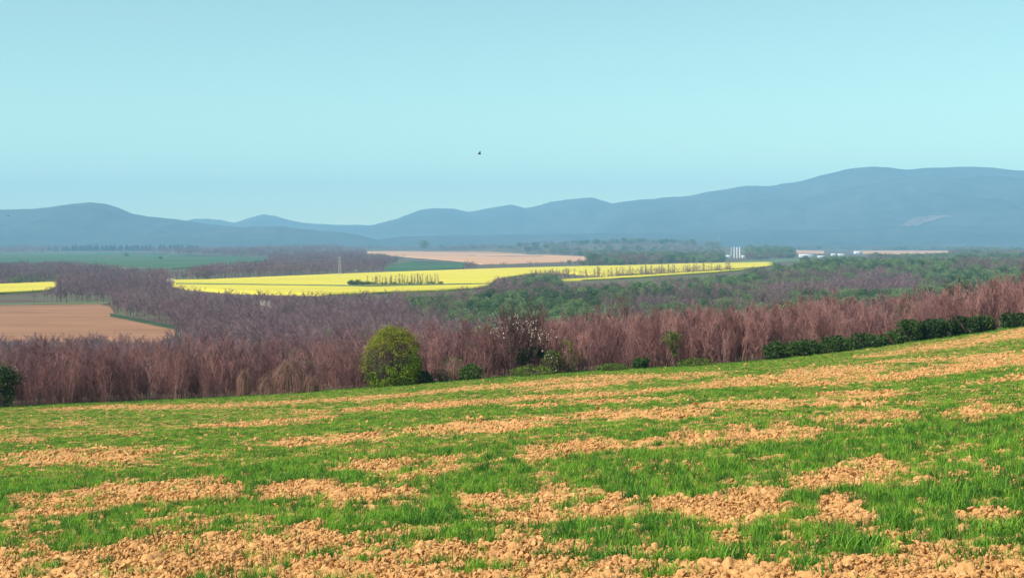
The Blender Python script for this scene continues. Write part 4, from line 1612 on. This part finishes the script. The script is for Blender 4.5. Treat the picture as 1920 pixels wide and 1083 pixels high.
# ------------------------------------------------------------------ pylons, masts and wires
def lattice(name, u, v, hpx, wpx, label, arms=True, thick=1.0, cat='pylon', pos=None):
    if pos is None:
        x, y = ground_at(u, v)
    else:
        x, y = pos
    s = y / F_PX
    h, w = hpx * s, wpx * s
    root = empty(name, (x, y, float(H(x, y))))
    lg, br = Segs(), Segs()
    rr = 0.09 * thick

    def corner(k, f):
        sx, sy = ((-1, -1), (1, -1), (1, 1), (-1, 1))[k]
        ww = w * 0.5 * (1 - 0.82 * f)
        return np.array([sx * ww, sy * ww, f * h])
    for k in range(4):
        one = Segs()
        one.add(corner(k, -0.03), corner(k, 1), rr * 1.2, rr)
        obj('leg', one.mesh('leg', M['metal']), None, root)
    lv = np.linspace(0.0, 1, 9)
    for a_, b_2 in zip(lv[:-1], lv[1:]):
        for k in range(4):
            br.add(corner(k, a_), corner((k + 1) % 4, b_2), rr * 0.6, rr * 0.6)
            br.add(corner((k + 1) % 4, a_), corner(k, b_2), rr * 0.6, rr * 0.6)
    obj('bracing', br.mesh('bracing', M['metal']), None, root)
    ends = []
    if arms:
        for f, ln in ((0.74, 0.20), (0.90, 0.15)):
            ar = Segs()
            for sd in (-1, 1):
                ar.add(np.array([0, 0, f * h]), np.array([sd * ln * h, 0, f * h]), rr, rr * 0.6)
                ar.add(np.array([0, 0, (f + 0.05) * h]), np.array([sd * ln * h, 0, f * h]), rr, rr * 0.6)
                ends.append(np.array([x + sd * ln * h, y, float(H(x, y)) + f * h]))
            obj('cross_arm', ar.mesh('cross_arm', M['metal']), None, root)
    tag(root, label, cat)
    return ends


e1 = lattice('power_pylon', 637, 519, 39, 6, 'pale lattice power pylon behind the left part of the rapeseed', thick=0.6)
e0 = lattice('power_pylon', -420, 540, 46, 7, 'lattice power pylon beyond the left edge of the picture', pos=(float(bearing(-420)) * 900, 900.0), thick=1.6)
lattice('radio_mast', 1347, 455, 34, 2.2, 'taller thin pale mast above the silos', False, 0.8, 'mast', pos=(float(bearing(1347)) * 3950, 3950.0))
lattice('radio_mast', 1297, 455, 15, 2.2, 'shorter thin pale mast left of the tall one', False, 1.2, 'mast', pos=(float(bearing(1297)) * 3950, 3950.0))
wl_names = ['lower left', 'lower right', 'upper left', 'upper right']
for k, (a_, b_2) in enumerate(zip(e0, e1)):
    s = Segs()
    prev = a_
    for i in range(1, 25):
        f = i / 24
        p = a_ + (b_2 - a_) * f
        p = p - np.array([0, 0, 4 * 5.5 * f * (1 - f)])
        s.add(prev, p, 0.016, 0.016)
        prev = p
    o = obj('power_cable', s.mesh('power_cable', M['metal'], 4))
    tag(o, 'sagging power cable on the ' + wl_names[k] + ' arm of the lattice pylon', 'cable', 'power cables')


# ------------------------------------------------------------------ birds
def bird(u, v, d, span, mat, label, rz=0.0, roll=0.0, flap=0.35):
    k = float(slope_of(v))
    t = float(bearing(u))
    root = empty('bird', (t * d, d, k * d), rz, span)
    root.rotation_euler = (0, roll, rz)
    n = 10
    prof = [(0.0, -0.34), (0.035, -0.30), (0.05, -0.24), (0.06, -0.15), (0.075, 0.0), (0.06, 0.14), (0.03, 0.26), (0.012, 0.34)]
    a = np.arange(n) * 2 * math.pi / n
    V = np.concatenate([np.stack([np.cos(a) * r_, np.full(n, y_), np.sin(a) * r_ * 0.85], 1) for r_, y_ in prof])
    Q = [(k2 * n + i, k2 * n + (i + 1) % n, (k2 + 1) * n + (i + 1) % n, (k2 + 1) * n + i) for k2 in range(len(prof) - 1) for i in range(n)]
    me = mesh_np('body', V, Q, smooth=True)
    me.materials.append(mat)
    obj('body', me, None, root)
    for sd in (-1, 1):
        w = []
        for (sx, y0, y1, z) in ((0.04, -0.13, 0.08, 0.02), (0.20, -0.17, 0.05, 0.02 + flap * 0.16), (0.36, -0.12, 0.06, 0.02 + flap * 0.30), (0.52, 0.02, 0.07, 0.02 + flap * 0.40)):
            w += [(sd * sx, y0, z + 0.008), (sd * sx, y1, z + 0.008), (sd * sx, y0, z - 0.008), (sd * sx, y1, z - 0.008)]
        Qw = []
        for i in range(3):
            b = 4 * i
            Qw += [(b, b + 4, b + 5, b + 1), (b + 2, b + 3, b + 7, b + 6), (b, b + 2, b + 6, b + 4), (b + 1, b + 5, b + 7, b + 3)]
        me = mesh_np('wing', w, Qw)
        me.materials.append(mat)
        obj('wing', me, None, root)
    tv = [(-0.02, 0.28, 0.006), (0.02, 0.28, 0.006), (0.07, 0.46, 0.006), (-0.07, 0.46, 0.006), (-0.02, 0.28, -0.006), (0.02, 0.28, -0.006), (0.07, 0.46, -0.006), (-0.07, 0.46, -0.006)]
    me = mesh_np('tail', tv, [(0, 1, 2, 3), (7, 6, 5, 4), (0, 4, 5, 1), (1, 5, 6, 2), (2, 6, 7, 3), (3, 7, 4, 0)])
    me.materials.append(mat)
    obj('tail', me, None, root)
    tag(root, label, 'bird')


bird(899, 289, 80, 0.34, M['bird'], 'dark bird flying in the sky above the central hills', R(75), R(-18), 0.9)
bird(17, 405, 110, 0.22, M['bird'], 'tiny dark bird before the left mountain', R(80), R(10))
bird(34, 288, 130, 0.20, M['bird_pale'], 'tiny pale bird high in the sky on the left', R(60), R(-10))

# ------------------------------------------------------------------ haze: even air in one closed box
HX, HY0, HY1, HZ0, HZ1 = 9900.0, -1000.0, 12000.0, -29.5, 480.0
hv = [(sx * HX, yy, zz) for zz in (HZ0, HZ1) for yy in (HY0, HY1) for sx in (-1, 1)]
hq = [(0, 2, 3, 1), (4, 5, 7, 6), (0, 1, 5, 4), (2, 6, 7, 3), (0, 4, 6, 2), (1, 3, 7, 5)]
hm = bpy.data.materials.new('haze_air')
hm.use_nodes = True
hn = hm.node_tree
for n_ in list(hn.nodes):
    hn.nodes.remove(n_)
ho = hn.nodes.new('ShaderNodeOutputMaterial')
pv = hn.nodes.new('ShaderNodeVolumePrincipled')
pv.inputs['Color'].default_value = (0.37, 0.73, 1.0, 1)
pv.inputs['Density'].default_value = 1.5e-4
pv.inputs['Anisotropy'].default_value = 0.0
hn.links.new(pv.outputs[0], ho.inputs['Volume'])
haze = obj('haze', mesh_np('haze', hv, hq), hm)
tag(haze, 'pale blue haze filling the valley air', 'haze', kind='stuff')
